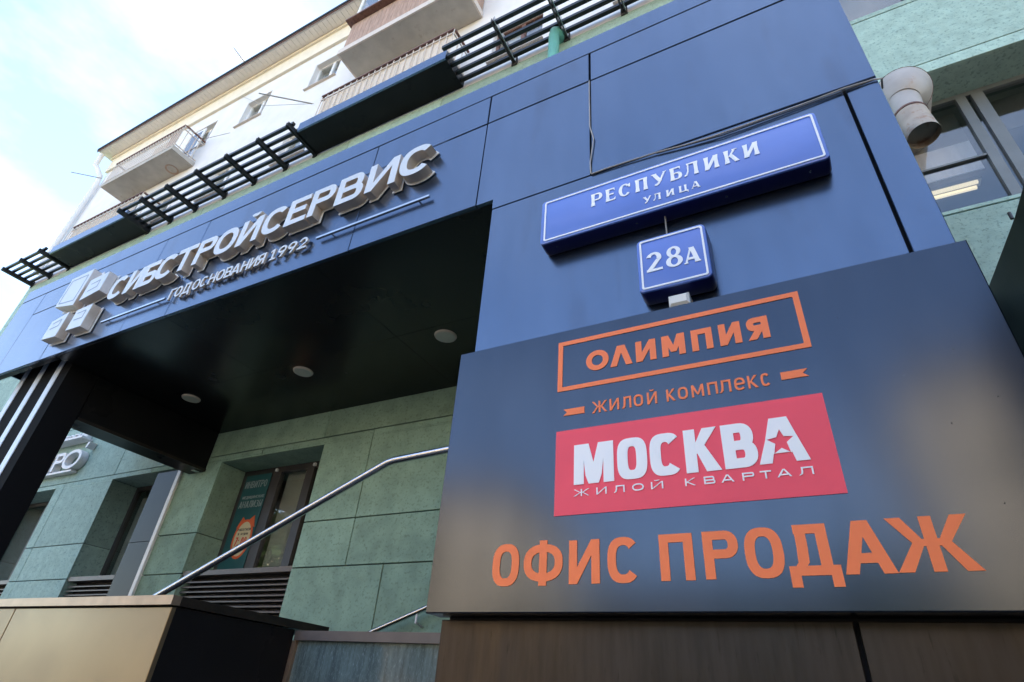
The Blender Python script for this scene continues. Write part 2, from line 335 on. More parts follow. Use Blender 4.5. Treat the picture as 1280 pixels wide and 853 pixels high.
        if g: A += [st(0), [(t, h*.48), (t+u, h*.48), (w*.93, h), (w*.72, h)], [(w*.32, h*.55), (w*.60, h*.62), (w*1.05, 0), (w*.72, 0)], rc(w*.62, h-u*.6, w, h)]
        else: A += [rc(0, 0, t, h), [(t*.8, h*.40), (t*.8, h*.58), (w-t*1.2, h), (w, h), (t*1.3, h*.45)], [(w*.32, h*.52), (w*.55, h*.68), (w*1.03, 0), (w*1.03-t*1.25, 0)]]
    elif ch == 'К1': A += [rc(0, 0, t, h), [(t*.8, h*.5), (t*1.5, h*.5), (w*.98, h), (w*.98-t*1.3, h)], [(t*.8, h*.5), (t*1.8, h*.56), (w, 0), (w-t*1.3, 0)], rc(t*.5, h*.5-u/2, t*1.7, h*.5+u/2)]
    elif ch == 'Ж':
        c, a_ = w/2, t*1.25
        A += [rc(c-t/2, 0, c+t/2, h)]
        for s_ in (-1, 1):
            q = lambda x: c+s_*(x-c)
            A += [[(q(w), h), (q(w-a_), h), (q(c+t*.5), h*.52), (q(c+t*1.5), h*.52)], [(q(w), 0), (q(w-a_), 0), (q(c+t*.5), h*.52), (q(c+t*1.5), h*.52)]]
            A += [[(q(c), h*.52-u*.35), (q(c+t*1.2), h*.52-u*.35), (q(c+t*1.2), h*.52+u*.35), (q(c), h*.52+u*.35)]]
    elif ch == 'У':
        A += [dg(t*.6, h, w*.56, h*.34, t*1.25), [(w-u*1.1, h), (w, h), (w*.50, h*.10), (w*.28, 0), (w*.16, h*.05), (w*.22, h*.16), (w*.36, h*.16)]]
        if g: A += [rc(0-g, h-u*.5, t*1.3+g, h), rc(w-u*1.6, h-u*.5, w+g, h)]
    elif ch == 'Ц': A += [st(0), st(w*.82-t), rc(0, 0, w, u), [(w-u, u), (w, u), (w, -h*.2), (w-u*.7, -h*.2)]]
    elif ch == 'Ы': A += [rc(0, 0, t, h), rc(w-t, 0, w, h)]+bowl(t*.5, 0, w*.7, h*.56, t, u, 2.2)
    elif ch == 'З': A += ring(w*.45, h*.73, w*.45, h*.27, t, u, -90, 150, 14)+ring(w*.48, h*.27, w*.5, h*.27+u*.3, t, u, -150, 90, 14)
    elif ch == '2':
        A += ring(w*.5, h-w*.46, w*.48, w*.46, t, u, -18, 165, 16, 2); A += [rc(0, 0, w, u*1.05), [(0, u*.6), (t*1.15, u*.6), (w*.97, h-w*.60), (w*.97-t*1.1, h-w*.60)]]
    elif ch == '8': A += ring(w/2, h*.74, w*.42, h*.26, t*.9, u*.85, 0, 360, 28)+ring(w/2, h*.275, w*.5, h*.275, t, u*.85, 0, 360, 28)
    elif ch == '9': A += ring(w/2, h*.68, w/2, h*.32, t, u, 0, 360, 28)+[[(w, h*.68), (w-t, h*.68), (w*.35, 0), (w*.35+t*1.1, 0)]]
    elif ch == '1': A += [rc(w*.62-t, 0, w*.62, h), [(w*.62-t, h), (w*.62-t, h-u*1.3), (0, h*.72), (0, h*.72+u*.9)], rc(w*.1, 0, w, u*.9)]
    elif ch == '7': A += [rc(0, h-u, w, h), dg(w*.3, 0, w*.82, h-u*.3, t*1.2)]
    elif ch == ':': A += [rc(0, 0, t, t), rc(0, h*.55, t, h*.55+t)]
    elif ch == "'": A += [[(0, 0), (t, 0), (t*1.6, h), (t*.4, h)]]
    return A, C
def union_mesh(A, C, y0, y1, mi=(0, 1)):
    """2D union of A minus C -> prism from y0 (front) to y1; front faces mi[0], sides mi[1]"""
    def ccw(p): return p if sum(p[i][0]*p[(i+1) % len(p)][1]-p[(i+1) % len(p)][0]*p[i][1] for i in range(len(p))) > 0 else p[::-1]
    vs, fs = [], []
    for p in A+C:
        p = ccw(p); k = len(vs); vs += [Vector(q) for q in p]; fs.append(list(range(k, k+len(p))))
    vo, eo, fo, ov, oe, of = delaunay_2d_cdt(vs, [], fs, 0, 1e-6, True)
    keep = [f for f, s_ in zip(fo, of) if any(i < len(A) for i in s_) and not any(i >= len(A) for i in s_)]
    mb = MB(); n = len(vo)
    mb.v = [(p[0], y0, p[1]) for p in vo]+[(p[0], y1, p[1]) for p in vo]
    edges = {}
    for f in keep:
        for i in range(len(f)):
            a_, b_ = f[i], f[(i+1) % len(f)]; k = (min(a_, b_), max(a_, b_)); edges.setdefault(k, []).append((a_, b_))
        mb.f.append(tuple(f)); mb.m.append(mi[0])
        mb.f.append(tuple(n+i for i in f)[::-1]); mb.m.append(mi[1])
    for k, l in edges.items():
        if len(l) == 1:
            a_, b_ = l[0]; mb.f.append((b_, a_, n+a_, n+b_)); mb.m.append(mi[1])
    used = sorted({i for f in mb.f for i in f}); ix = {v: i for i, v in enumerate(used)}
    mb.v = [mb.v[i] for i in used]; mb.f = [tuple(ix[i] for i in f) for f in mb.f]
    return mb
def grow(A, e_):
    o = list(A)
    for p in A:
        for i in range(len(p)):
            a_, b_ = Vector(p[i]), Vector(p[(i+1) % len(p)]); d = b_-a_
            if d.length < 1e-6: continue
            d.normalize(); n_ = Vector((-d.y, d.x))*e_; d *= e_*.8
            o.append([tuple(a_-d-n_), tuple(b_+d-n_), tuple(b_+d+n_), tuple(a_-d+n_)])
    return o
def letter(ch, x0, x1, z0, z1, t, u, y0, y1, mats, parent, name='letter', e=2.3, g=0):
    A, C = glyph(ch, x1-x0, z1-z0, t, u, e, g)
    sh = lambda P: [[(x+x0, z+z0) for x, z in p] for p in P]
    return union_mesh(sh(A), sh(C), y0, y1, (0, 1 if isinstance(mats, (list, tuple)) and len(mats) > 1 else 0)).build(name, mats, parent, recalc=False), sh(A), sh(C)

# ================================================================== GROUND
GZ = -1.6
def sheet(name, m, x0, y0, x1, y1, z, kind='structure', lab=None):
    mb = MB(); mb.box(x0, y0, z-.3, x1, y1, z); o = mb.build(name, m); tag(o, lab or 'level ground', None, None, kind); return o
sheet('ground', 'lawn', -900, -900, 900, 900, GZ-.12)
sheet('pavement', 'tarmac', -80, -6.5, 80, 4.3, GZ)
sheet('road', 'asphalt', -300, -18.5, 300, -6.6, GZ-.10)
sheet('pavement', 'paving', -80, -25.8, 80, -18.6, GZ+.0)

# ================================================================== APARTMENT BUILDING
YW = 4.32
bld = thing('apartment_building', (-6, YW, GZ), 'five storey white apartment block with green tiled lower floors', 'building')
B = MB()
RH = 14.0; XL, XR = -17.5, 9.0
openings = [(-12.3, -10.50, .2, 2.43), (-8.99, -7.42, .2, 2.43), (-6.62, -4.87, .2, 2.41), (.5, 4.3, 3.54, 5.215), (.5, 4.3, 6.40, 7.95),
            (-12.95, -12.05, 11.6, 12.6), (-10.90, -10.0, 11.6, 12.6), (-8.53, -7.62, 11.6, 12.62),
            (-12.95, -12.05, 9.0, 10.05), (-10.90, -10.0, 9.0, 10.05), (-8.53, -7.62, 9.0, 10.05), (-3.40, -2.42, 9.0, 10.05), (-1.2, -.2, 9.0, 10.05), (-1.2, -.2, 11.6, 12.6)]
def wall_cells(x0, x1, z0, z1, ops):
    """rectangles of the wall left over around the openings"""
    xs = sorted({x0, x1}|{o[0] for o in ops if x0 < o[0] < x1}|{o[1] for o in ops if x0 < o[1] < x1})
    zs = sorted({z0, z1}|{o[2] for o in ops if z0 < o[2] < z1}|{o[3] for o in ops if z0 < o[3] < z1})
    for j in range(len(zs)-1):
        run = None
        for i in range(len(xs)-1):
            cx, cz = (xs[i]+xs[i+1])/2, (zs[j]+zs[j+1])/2
            solid = not any(o[0] < cx < o[1] and o[2] < cz < o[3] for o in ops)
            if solid: run = (run[0], xs[i+1]) if run else (xs[i], xs[i+1])
            if run and (not solid or i == len(xs)-2): yield run[0], run[1], zs[j], zs[j+1]; run = None
# dark carrier behind the tiles, then the upper rendered wall
for x0, x1, z0, z1 in wall_cells(XL, XR, GZ, 8.60, [(a-.03, b+.03, c-.03, d+.03) for a, b, c, d in openings]): B.box(x0, YW+.03, z0, x1, YW+.55, z1)
B.build('wall_core', 'joint', bld)
Wm = MB()
for x0, x1, z0, z1 in wall_cells(XL, XR, 8.62, 13.15, openings): Wm.box(x0, YW+.015, z0, x1, YW+.55, z1)
Wm.build('upper_wall', 'white_wall', bld)
part('frieze', 'peach', bld, (XL-.06, YW-.05, 13.15, XR, YW+.55, 13.72), (XL-.10, YW-.10, 13.72, XR, YW+.55, 13.83))
part('end_wall', 'white_wall', bld, (XL, YW+.55, 8.62, XL+.4, YW+11, 13.83))
part('end_wall_lower', 'green', bld, (XL, YW+.55, GZ, XL+.4, YW+11, 8.62))
part('back_wall', 'white_wall', bld, (XL, YW+11, GZ, XR, YW+11.4, 13.83))
part('floor_slab', 'interior', bld, (XL+.4, YW+3.2, GZ, XR, YW+3.4, 13.6), *[(XL+.4, YW+.56, z, XR, YW+3.2, z+.15) for z in (GZ, 2.6, 5.4, 8.3, 10.75, 13.2)])
sf = part('eave_soffit', 'soffit_board', bld, (XL-.30, 3.90, 13.83, XR, YW+.6, 13.86))
bd = part('soffit_board', 'soffit_board', sf, (XL-.28, 3.93, 13.815, XL-.14, YW-.11, 13.829))
for i in range(1, 178): again(bd, dx=.149*i)
part('roof', 'roof', bld, (XL-.34, 3.86, 13.862, XR, 4.3, 13.95), (XL-.3, 4.3, 13.862, XR, YW+11.6, 14.0))
part('roof_edge', 'rust', bld, (XL-.33, 3.875, 13.805, XR, 3.898, 13.829))
mb = MB(); mb.prism([(0, 0), (1, 0), (1, 1), (0, 1)], 0, 1); 
# green tiles, row by row
rows = [(-1.6, -.70, None), (-.70, .25, None), (.25, 1.07, [-14.6, -12.4, -10.28, -8.1, -5.9, -3.69, -2.2, -.4, 1.4, 3.2, 5, 6.8]),
        (1.07, 1.53, [-14.6, -12.4, -10.28, -8.1, -5.9, -4.16, -2.45, -.7, 1.1, 3, 4.9, 6.8]), (1.53, 2.50, [-15, -12.9, -10.28, -8.1, -5.9, -4.16, -2.45, -.7, 1.1, 3, 4.9, 6.8]),
        (2.50, 3.50, [-15.5, -13.2, -11.1, -9.01, -6.9, -4.9, -2.9, -.9, 1.1, 3.1, 5.1, 7]), (3.50, 4.43, None), (4.43, 5.35, None), (5.35, 6.33, None), (6.33, 7.3, None), (7.3, 8.0, None), (8.0, 8.60, None)]
for ri, (z0, z1, cuts) in enumerate(rows):
    if cuts is None:
        cuts = [x for x in [-15.4+2.05*k+(.9 if ri % 2 else 0) for k in range(13)] if x < XR-.5]
        if ri in (6, 7): cuts = [x for x in cuts if not -.2 < x < 4.6]
        if ri in (8, 9): cuts = [x for x in cuts if not .2 < x < 4.4]
    xs = [XL]+[c for c in cuts if XL < c < XR]+[XR]
    for i in range(len(xs)-1):
        for a0, a1, b0, b1 in wall_cells(xs[i], xs[i+1], z0, z1, openings):
            if a1-a0 < .06 or b1-b0 < .02: continue
            gx = .0055; lo, hi = (gx if b0 == z0 else 0), (gx if b1 == z1 else 0)
            dy = random.uniform(-.0015, .0015)
            MB().cbox(a0+(gx if a0 == xs[i] else 0), YW+dy, b0+lo, a1-(gx if a1 == xs[i+1] else 0), YW+.028, b1-hi, .003).build('cladding_tile', 'green' if (a1 < -6.7 or z0 > 2.9 or a0 > .6) else 'green_shaded', bld)  # tiles under the canopy get the copy with shade in its colour
# reveals of the big openings
def reveal(x0, x1, z0, z1, yb, m='green', cuts=(1.07, 1.53)):
    zz = [z0]+[c for c in cuts if z0 < c < z1]+[z1]
    for i in range(len(zz)-1):
        part('reveal_tile', m, bld, (x0-.02, YW+.030, zz[i]+.004, x0+.0, yb, zz[i+1]-.004))
        part('reveal_tile', m, bld, (x1, YW+.030, zz[i]+.004, x1+.02, yb, zz[i+1]-.004))
    part('lintel_tile', m, bld, (x0, YW+.03, z1, x1, yb, z1+.02))
for o in openings[:3]: reveal(*o, YW+.42, 'green_shaded' if o[0] > -7 else 'green')
for o in openings[3:5]: reveal(*o, YW+.44, 'green', ())
for o in openings[5:]:
    part('window_reveal', 'white_wall', bld, (o[0]-.01, YW+.02, o[2], o[0]+.012, YW+.30, o[3]), (o[1]-.012, YW+.02, o[2], o[1]+.01, YW+.30, o[3]), (o[0], YW+.02, o[3]-.012, o[1], YW+.30, o[3]+.01))
    part('window_sill', 'rail', bld, (o[0]-.03, YW-.04, o[2]-.012, o[1]+.03, YW+.3, o[2]+.0))
def window(x0, x1, z0, z1, y, m, muls=(), trans=(), f=.06, behind=None, by=.12, d=.06, panes=True):
    """frame with mullions and one pane per light"""
    fr = MB(); fr.box(x0, y, z0, x0+f, y+d, z1); fr.box(x1-f, y, z0, x1, y+d, z1); fr.box(x0+f, y, z0, x1-f, y+d, z0+f); fr.box(x0+f, y, z1-f, x1-f, y+d, z1)
    for c, wd in muls: fr.box(c-wd/2, y-.004, z0+f, c+wd/2, y+d-.004, z1-f)
    for a0, a1, z, wd in trans: fr.box(a0, y+.003, z-wd/2, a1, y+d-.003, z+wd/2)
    fo = fr.build('window', m, bld)
    xs = [x0+f]+[v for c, wd in muls for v in (c-wd/2, c+wd/2)]+[x1-f]
    if panes:
        for i in range(0, len(xs), 2):
            MB().box(xs[i]-.004, y+d*.45, z0+f-.004, xs[i+1]+.004, y+d*.45+.006, z1-f+.004).build('pane', 'glass', fo)
    if behind:
        for bx in behind: MB().box(bx[0], y+by, bx[1], bx[2], y+by+.01, bx[3]).build('blind', bx[4], fo)  # blinds, and dark backing sheets standing in for dim ceilings
    return fo
YG = 4.70
window(-12.3, -10.5, 1.10, 2.43, YG, 'frame', [(-11.4, .1)], behind=[(-12.3, 1.1, -10.5, 2.43, 'backing_dark')])
window(-8.99, -7.42, 1.10, 2.43, YG, 'frame', [(-8.40, .10)], behind=[(-8.95, 1.15, -8.45, 2.30, 'blind'), (-8.35, 1.1, -7.45, 2.43, 'backing_dark')])
w3 = window(-6.62, -4.87, 1.10, 2.41, YG, 'frame', [(-6.0, .15), (-5.42, .12)], f=.07, behind=[(-5.93, 1.15, -5.47, 2.36, 'blind'), (-5.36, 1.15, -4.93, 2.36, 'backing_dark'), (-6.56, 1.15, -6.08, 2.36, 'backing_dark')])
window(.5, 4.3, 3.545, 5.215, YG, 'frame_grey', [(1.955, .075), (2.08, .09), (3.3, .1)], trans=[(.55, 1.92, 4.38, .02)], f=.05, by=.2,
       behind=[(.5, 4.79, 1.93, 5.2, 'backing_dark'), (.5, 4.40, 1.93, 4.788, 'curtain'), (2.1, 4.78, 4.3, 5.2, 'frame')])
window(.5, 4.3, 6.405, 7.95, YG-.2, 'frame_grey', [(1.93, .075), (2.06, .09), (3.3, .1)], f=.05, by=.2, behind=[(.5, 6.4, 4.3, 7.95, 'backing_dark')])
for o in openings[5:]:
    window(o[0]+.01, o[1]-.01, o[2], o[3], YW+.13, 'rust' if (o[0] == -3.40) else 'frame_white', [((o[0]+o[1])/2+.05, .07)], f=.05, behind=[(o[0]+.03, o[2]+.02, (o[0]+o[1])/2, o[3]-.02, 'blind'), ((o[0]+o[1])/2, o[2]+.02, o[1]-.03, o[3]-.02, 'backing_dark')])
# posts with cap bolts on the ground floor frames
for x in (-6.0, -5.35, -8.33): part('frame_bolt', 'frame_white', bld, (x-.018, YG-.03, 2.345, x+.018, YG-.004, 2.38))
# dark glossy panel with a pale edge in the second opening
part('dark_side_panel', 'side_black', bld, (-7.95, YW+.02, -.4, -7.43, YW+.05, .50), (-7.95, YW+.02, .508, -7.43, YW+.05, 1.48), (-7.95, YW+.02, 1.488, -7.43, YW+.05, 2.41))
part('pale_edge_strip', 'frame_white', bld, (-7.425, YW-.03, -.4, -7.36, YW+.03, 2.43))
# louvres under the windows: every slat a part
def louvres(x0, x1, z0, z1, y, n):
    part('louvre_backing', 'joint', bld, (x0, y+.10, z0, x1, y+.12, z1))
    part('louvre_sill', 'louvre', bld, (x0, y-.03, z1-.03, x1, YG+.02, z1+.022))
    st = (z1-.05-z0)/n; h = st*.66
    mb_ = MB(); k = [(x0+.005, y, z0), (x1-.005, y, z0), (x1-.005, y+.085, z0+h), (x0+.005, y+.085, z0+h)]
    mb_.quad((x0+.005, y, z0), (x1-.005, y, z0), (x1-.005, y, z0+.012), (x0+.005, y, z0+.012))
    mb_.quad((x0+.005, y, z0), (x1-.005, y, z0), (x1-.005, y+.08, z0+h*.9), (x0+.005, y+.08, z0+h*.9))
    mb_.quad((x0+.005, y, z0+.012), (x1-.005, y, z0+.012), (x1-.005, y+.08, z0+h*.9+.012), (x0+.005, y+.08, z0+h*.9+.012))
    s0 = mb_.build('louvre_slat', 'louvre', bld)
    for i in range(1, n): again(s0, dz=st*i)
louvres(-6.615, -4.875, .20, 1.075, YW+.05, 16)
louvres(-8.985, -7.955, .20, 1.075, YW+.05, 16)
louvres(-12.295, -10.505, .20, 1.075, YW+.05, 16)

# ---- balconies
def rail_bars(par, x0, x1, y0, z0, z1, yw, step=.105, r=.008, front=True, sheet=None, frame='rust'):
    tr = MB(); tr.box(x0, y0-.02, z1, x1, y0+.02, z1+.03); tr.box(x0-.02, y0+.02, z1, x0+.02, yw, z1+.03); tr.box(x1-.02, y0+.02, z1, x1+.02, yw, z1+.03)
    tr.build('top_rail', frame, par)
    lo = MB(); lo.box(x0, y0-.012, z0+.05, x1, y0+.012, z0+.07); lo.box(x1-.012, y0, z0+.05, x1+.012, yw, z0+.07); lo.box(x0, y0-.012, z1-.12, x1, y0+.012, z1-.10); lo.box(x1-.012, y0, z1-.12, x1+.012, yw, z1-.10)
    lo.build('rail', 'rail', par)
    b0 = MB().box(x0, y0-r, z0, x0+2*r, y0+r, z1).build('baluster', 'rail', par)
    n = int((x1-x0)/step)
    for i in range(1, n+1): again(b0, dx=i*(x1-x0)/n-(r if i == n else 0))
    m_ = max(3, int((yw-y0)/step))
    for i in range(1, m_): again(b0, dx=x1-x0-r, dy=i*(yw-y0)/m_); again(b0, dx=-r, dy=i*(yw-y0)/m_)
    if sheet:
        nn = int((x1-x0)/.2)
        s0 = MB().box(x0+.03, y0+.02, z0+.06, x0+.03+.19, y0+.026, z1-.12).build('sheet_panel', sheet, par)
        for i in range(1, nn): again(s0, dx=i*(x1-x0-.04)/nn, dz=random.uniform(-.012, .012))
bal2 = part('balcony', 'slab', bld, (-14.95, 3.74, 10.73, -12.0, YW+.01, 10.86)); rail_bars(bal2, -14.93, -12.02, 3.76, 10.87, 11.62, YW)
part('cover', 'wood', bal2, (-12.55, 3.80, 10.9, -12.25, 3.84, 11.6))
MB().tube([(-12.6, 4.17, 10.724), (-12.6, 4.17, 10.7295)], .16, 14).build('patch', 'wood', bal2); MB().tube([(-12.58, 4.16, 10.719), (-12.58, 4.16, 10.7235)], .12, 12).build('patch', 'slab', bal2)
part('cloth', 'screen', bal2, (-13.2, 3.83, 10.9, -12.6, 3.85, 11.45))
bal1 = part('balcony', 'slab', bld, (-6.90, 3.84, 8.90, -3.87, YW+.01, 8.98)); rail_bars(bal1, -6.90, -3.87, 3.86, 8.90, 9.66, YW, .14, .007, sheet='screen')
bal0 = part('balcony', 'slab', bld, (-15.4, 3.84, 8.87, -12.45, YW+.01, 8.93)); rail_bars(bal0, -15.35, -12.45, 3.86, 8.86, 9.52, YW, .14, .007, sheet='screen')
# boarded and glazed balcony high on the wall
bal3 = part('glazed_balcony', 'slab', bld, (-6.68, 3.72, 10.74, -3.74, YW+.01, 10.86))
part('slab_trim', 'rail', bal3, (-6.72, 3.69, 10.735, -3.70, 3.718, 10.90), (-3.738, 3.718, 10.735, -3.705, YW, 10.90), (-6.715, 3.718, 10.735, -6.682, YW, 10.90))
s0 = MB().cbox(-6.66, 3.73, 10.90, -6.545, 3.76, 11.86, .006).build('board', 'wood', bal3)
for i in range(1, 25): again(s0, dx=i*.118)
s1 = MB().box(-3.75, 3.77, 10.90, -3.725, 3.87, 11.86).build('board', 'wood', bal3)
for i in range(1, 5): again(s1, dy=i*.108)
for i in range(5): again(s1, dx=-2.905, dy=i*.108)
part('sill_ledge', 'rust', bal3, (-6.75, 3.60, 11.88, -3.68, YW, 11.93))
gf = MB()
for i in range(6): gf.box(-6.66+i*.575, 3.72, 11.93, -6.60+i*.575, 3.78, 13.0)
gf.box(-6.66, 3.722, 12.95, -3.72, 3.778, 13.05); gf.box(-3.78, 3.80, 11.93, -3.72, YW, 11.99)
gf.build('glazing_frame', 'frame_white', bal3)
part('glazing', 'glass', bal3, (-6.6, 3.745, 11.94, -3.75, 3.752, 12.95)); part('balcony_roof', 'slab', bal3, (-6.7, 3.7, 13.06, -3.7, YW-.11, 13.14))
part('balcony_screen', 'interior', bal3, (-6.6, 3.95, 11.94, -3.78, 3.96, 12.95))

for x, z in ((-13.0, 10.87), (-14.3, 8.95), (-5.6, 9.0)):
    dr = part('balcony_door', 'frame_white', bld, (x, YW-.02, z, x+.62, YW+.012, z+1.55)); part('door_glass', 'opp_glass', dr, (x+.08, YW-.024, z+.55, x+.54, YW-.021, z+1.47)); part('door_panel', 'wood', dr, (x+.08, YW-.024, z+.08, x+.54, YW-.021, z+.47))
# ---- clad boxes under the balconies
for x0, x1, lab in ((-7.10, -3.84, None), (-15.50, -12.42, None)):
    bx = part('balcony_box', 'black', bld, (x0, 3.80, 8.63, x1, YW-.003, 8.66))
    part('front_panel', 'acm', bx, (x0, 3.765, 8.63, x1, 3.797, 8.86))
    part('side_panel', 'black', bx, (x1-.03, 3.80, 8.662, x1, YW, 8.86)); part('side_panel', 'black', bx, (x0, 3.80, 8.662, x0+.03, YW, 8.86))

# ================================================================== PERGOLAS (steel sunshades between the balcony boxes)
def pergola(xs, label, x0, x1, bright=False, skip_first=False):
    t = thing('steel_sunshade', ((x0+x1)/2, 4.3, 8.6), label, 'sunshade', 'slatted sunshades between the balconies')
    b0 = None
    for x in xs:
        mb_ = MB(); mb_.box(x-.03, 3.58, 8.60, x-.012, 4.315, 8.70); mb_.box(x+.012, 3.58, 8.60, x+.03, 4.315, 8.70)
        mb_.box(x-.0118, 3.60, 8.63, x+.0118, 3.66, 8.68); mb_.box(x-.05, 4.296, 8.56, x+.05, 4.318, 8.74)
        mb_.build('bracket', 'bracket' if not bright else 'frame', t)
    if bright:
        for x in xs: part('bracket_edge', 'steel', t, (x+.031, 3.57, 8.598, x+.036, 4.30, 8.702))
    s_ = MB(); s_.box(x0, 3.64, 8.702, x1, 3.70, 8.765); s_ = s_.build('slat', 'bracket', t)
    for i in range(1, 5): again(s_, dy=.145*i)
    return t
pergola([-2.87, -1.97, -1.07, -.17, .62], 'black slatted steel sunshade right of the large balcony box above the turquoise pipe', -3.835, .66, True)
pergola([-12.35, -11.54, -10.68, -9.74, -8.84, -7.95, -7.16], 'black slatted steel sunshade between the two dark balcony boxes', -12.41, -7.105)
pergola([-17.38, -16.50, -15.62], 'short black slatted steel sunshade at the far left building corner', -17.45, -15.505)

# ================================================================== ENTRANCE PORTAL (canopy, pylon, column)
D = 2.2
por = thing('entrance_portal', (-3, D, GZ), 'navy composite clad entrance portal with deep black soffit canopy and wide pylon', 'portal')
ZT, Z1, Z2, Z3, ZB = 4.262, 4.060, 3.715, 2.745, 2.832
g = .006
def panel(x0, x1, z0, z1, m='acm', y=D, name='cladding_panel'):
    mb_ = MB().cbox(x0+g, y, z0+g, x1-g, y+.03, z1-g, .003)
    for i in range(8, 12): mb_.v[i] = (mb_.v[i][0], mb_.v[i][1]-random.uniform(0, .003), mb_.v[i][2])
    mb_.build(name, m, por)
part('panel_backing', 'joint', por, (-8.76, D+.031, ZB+.005, -1.50, D+.08, ZT-.01), (-1.49, D+.031, GZ, .668, D+.08, ZT-.01))
panel(-8.77, .678, Z1, ZT)
XJ = [-8.77, -8.165, -5.70, -5.00, -2.78, -1.646]
for i in range(5):
    panel(XJ[i], XJ[i+1], Z2 if XJ[i] in (-8.165, -5.0, -2.78) else Z2, Z1) if i != 0 else None
    if i: 
        if i == 1: panel(-8.165, -7.162, ZB, Z2); panel(-7.162, -5.70, ZB, Z2)
        else: panel(XJ[i], XJ[i+1], ZB, Z2)
panel(-8.77, -8.165, ZB, Z1)
panel(-1.646, -.823, Z2, Z1); panel(-.823, .678, Z2, Z1)
MB().prism([(-1.640, ZB+g), (-1.512, ZB+g), (-1.509, Z3+g), (-.829, Z3+g), (-.829, Z2-g), (-1.640, Z2-g)], D, D+.03).build('cladding_panel', 'acm', por)
panel(-.823, .678, Z3, Z2)
panel(-1.515, .526, 1.40, Z3); panel(.526, .678, 1.40, Z3)
for a, b in ((-1.515, .021), (.021, .678)): panel(a, b, GZ, .312, 'acm3')
panel(-1.515, .678, .312, 1.40)
# pylon sides and canopy ends
part('pylon_side', 'black', por, (.648, D+.03, GZ, .672, 4.31, ZT-.01)); part('pylon_side', 'black', por, (-1.515, D+.081, GZ, -1.49, 3.2, ZB-.002))
part('pylon_back', 'black', por, (-1.489, 3.17, GZ, .647, 3.2, ZB))
part('canopy_end', 'acm', por, (-8.765, D+.03, ZB+.3, -8.74, 4.31, ZT-.01))
part('canopy_roof', 'black', por, (-8.73, D+.085, ZT-.1, .64, 4.31, ZT-.04))
# soffit: black panels with fine joints
sx = [-6.88, -5.0, -3.15, -1.49]; sy = [D+.032, 3.3, 4.318]
for i in range(3):
    for j in range(2): MB().box(sx[i]+.0, sy[j]+.0, ZB, sx[i+1]-.003, sy[j+1]-.003, ZB+.03).build('soffit_panel', 'soffit', por)
part('soffit_panel', 'soffit', por, (-1.489, 3.21, ZB, .64, 4.318, ZB+.03))
part('raised_soffit', 'soffit', por, (-8.73, D+.085, 3.2, -6.89, 2.95, 3.23), (-8.73, 2.95, ZB+.04, -7.21, 2.98, 3.23))
part('fascia_lip', 'black', por, (-8.76, D+.031, ZB-.0, -6.9, D+.08, ZB+.004))
# beam over the left side of the entrance
part('side_beam', 'black', por, (-7.205, D+.5, 2.31, -6.895, 4.318, 3.19)); part('beam_edge', 'coping_dark', por, (-6.894, D+.5, 2.305, -6.87, 4.31, 2.34))
part('beam_foot', 'steel', por, (-7.0, 4.20, 2.296, -6.93, 4.28, 2.309))
# column with pale stripes
col = part('column', 'matt_column', por, (-7.97, 2.40, GZ, -6.885, 2.69, 3.19))
for x in (-7.965, -7.57, -7.18): part('stripe', 'stripe', col, (x, 2.392, GZ, x+.108, 2.3995, 3.19))
# downlights in the soffit
for i, (u_, v_, lb) in enumerate(((557, 420, 'round frosted downlight in the black soffit nearest the blue pylon'), (379, 464.5, 'round frosted downlight in the middle of the black soffit'), (239, 498, 'round frosted downlight in the black soffit farthest to the left'))):
    d = R*((u_-640)/F)-U*((v_-426.5)/F)+fw; p = d*(ZB/d.z)
    t = thing('downlight', (p.x, p.y, ZB), lb, 'ceiling light', 'downlights in the black soffit')
    MB().tube([(p.x, p.y, ZB-.012), (p.x, p.y, ZB)], [.098, .104], 28).build('trim_ring', 'rail', t, True)
    MB().tube([(p.x, p.y, ZB-.015), (p.x, p.y, ZB-.0121)], .086, 28).build('diffuser', 'lampglass', t, True)

# ================================================================== PARAPET, GLASS RAILING, HANDRAILS
pp = thing('entrance_parapet', (-5, 2.8, GZ), 'low parapet wall with front panels coloured as a beige reflection, bronze coping and black side', 'parapet')
part('core', 'joint', pp, (-9.3, D+.03, GZ, -3.37, 3.13, .37))
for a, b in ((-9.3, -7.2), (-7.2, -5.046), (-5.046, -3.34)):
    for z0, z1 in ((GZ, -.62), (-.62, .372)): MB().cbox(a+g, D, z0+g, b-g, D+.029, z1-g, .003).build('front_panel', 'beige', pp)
part('side_panel', 'black', pp, (-3.369, D+.03, GZ, -3.345, 3.135, .37))
part('coping', ['coping'], pp, (-9.32, D-.02, .376, -3.335, 2.236, .426)); part('coping_end', 'coping_dark', pp, (-3.42, 2.2365, .376, -3.332, 3.44, .426)); part('coping_top', 'coping_dark', pp, (-9.32, 2.2365, .376, -3.421, 3.50, .42))
gr = thing('glass_railing', (-2.3, 3.5, GZ), 'streaked blue glass balustrade panel with brown top rail beside the pylon', 'railing')
part('top_rail', 'louvre', gr, (-3.33, 3.13, .308, -1.6, 3.20, .366)); part('post', 'coping', gr, (-3.415, 3.14, GZ, -3.315, 3.20, .307))
part('glass_pane', 'glass_panel', gr, (-3.312, 3.16, GZ, -1.6, 3.172, .307))
dk = MB(); dk.box(-3.3, 3.56, GZ, -1.6, 4.28, -.9); dk.build('landing', 'paving', gr)
hr = thing('stair_handrail', (-3.6, 3.0, GZ), 'polished steel tube handrail rising to the entrance and levelling off', 'handrail')
HY = 3.0
pts = [(-5.2, HY, .415), (-4.77, HY, .592), (-2.74, HY, 1.422), (-2.69, HY, 1.442), (-2.63, HY, 1.452), (-2.2, HY, 1.474), (-1.2, HY, 1.515)]
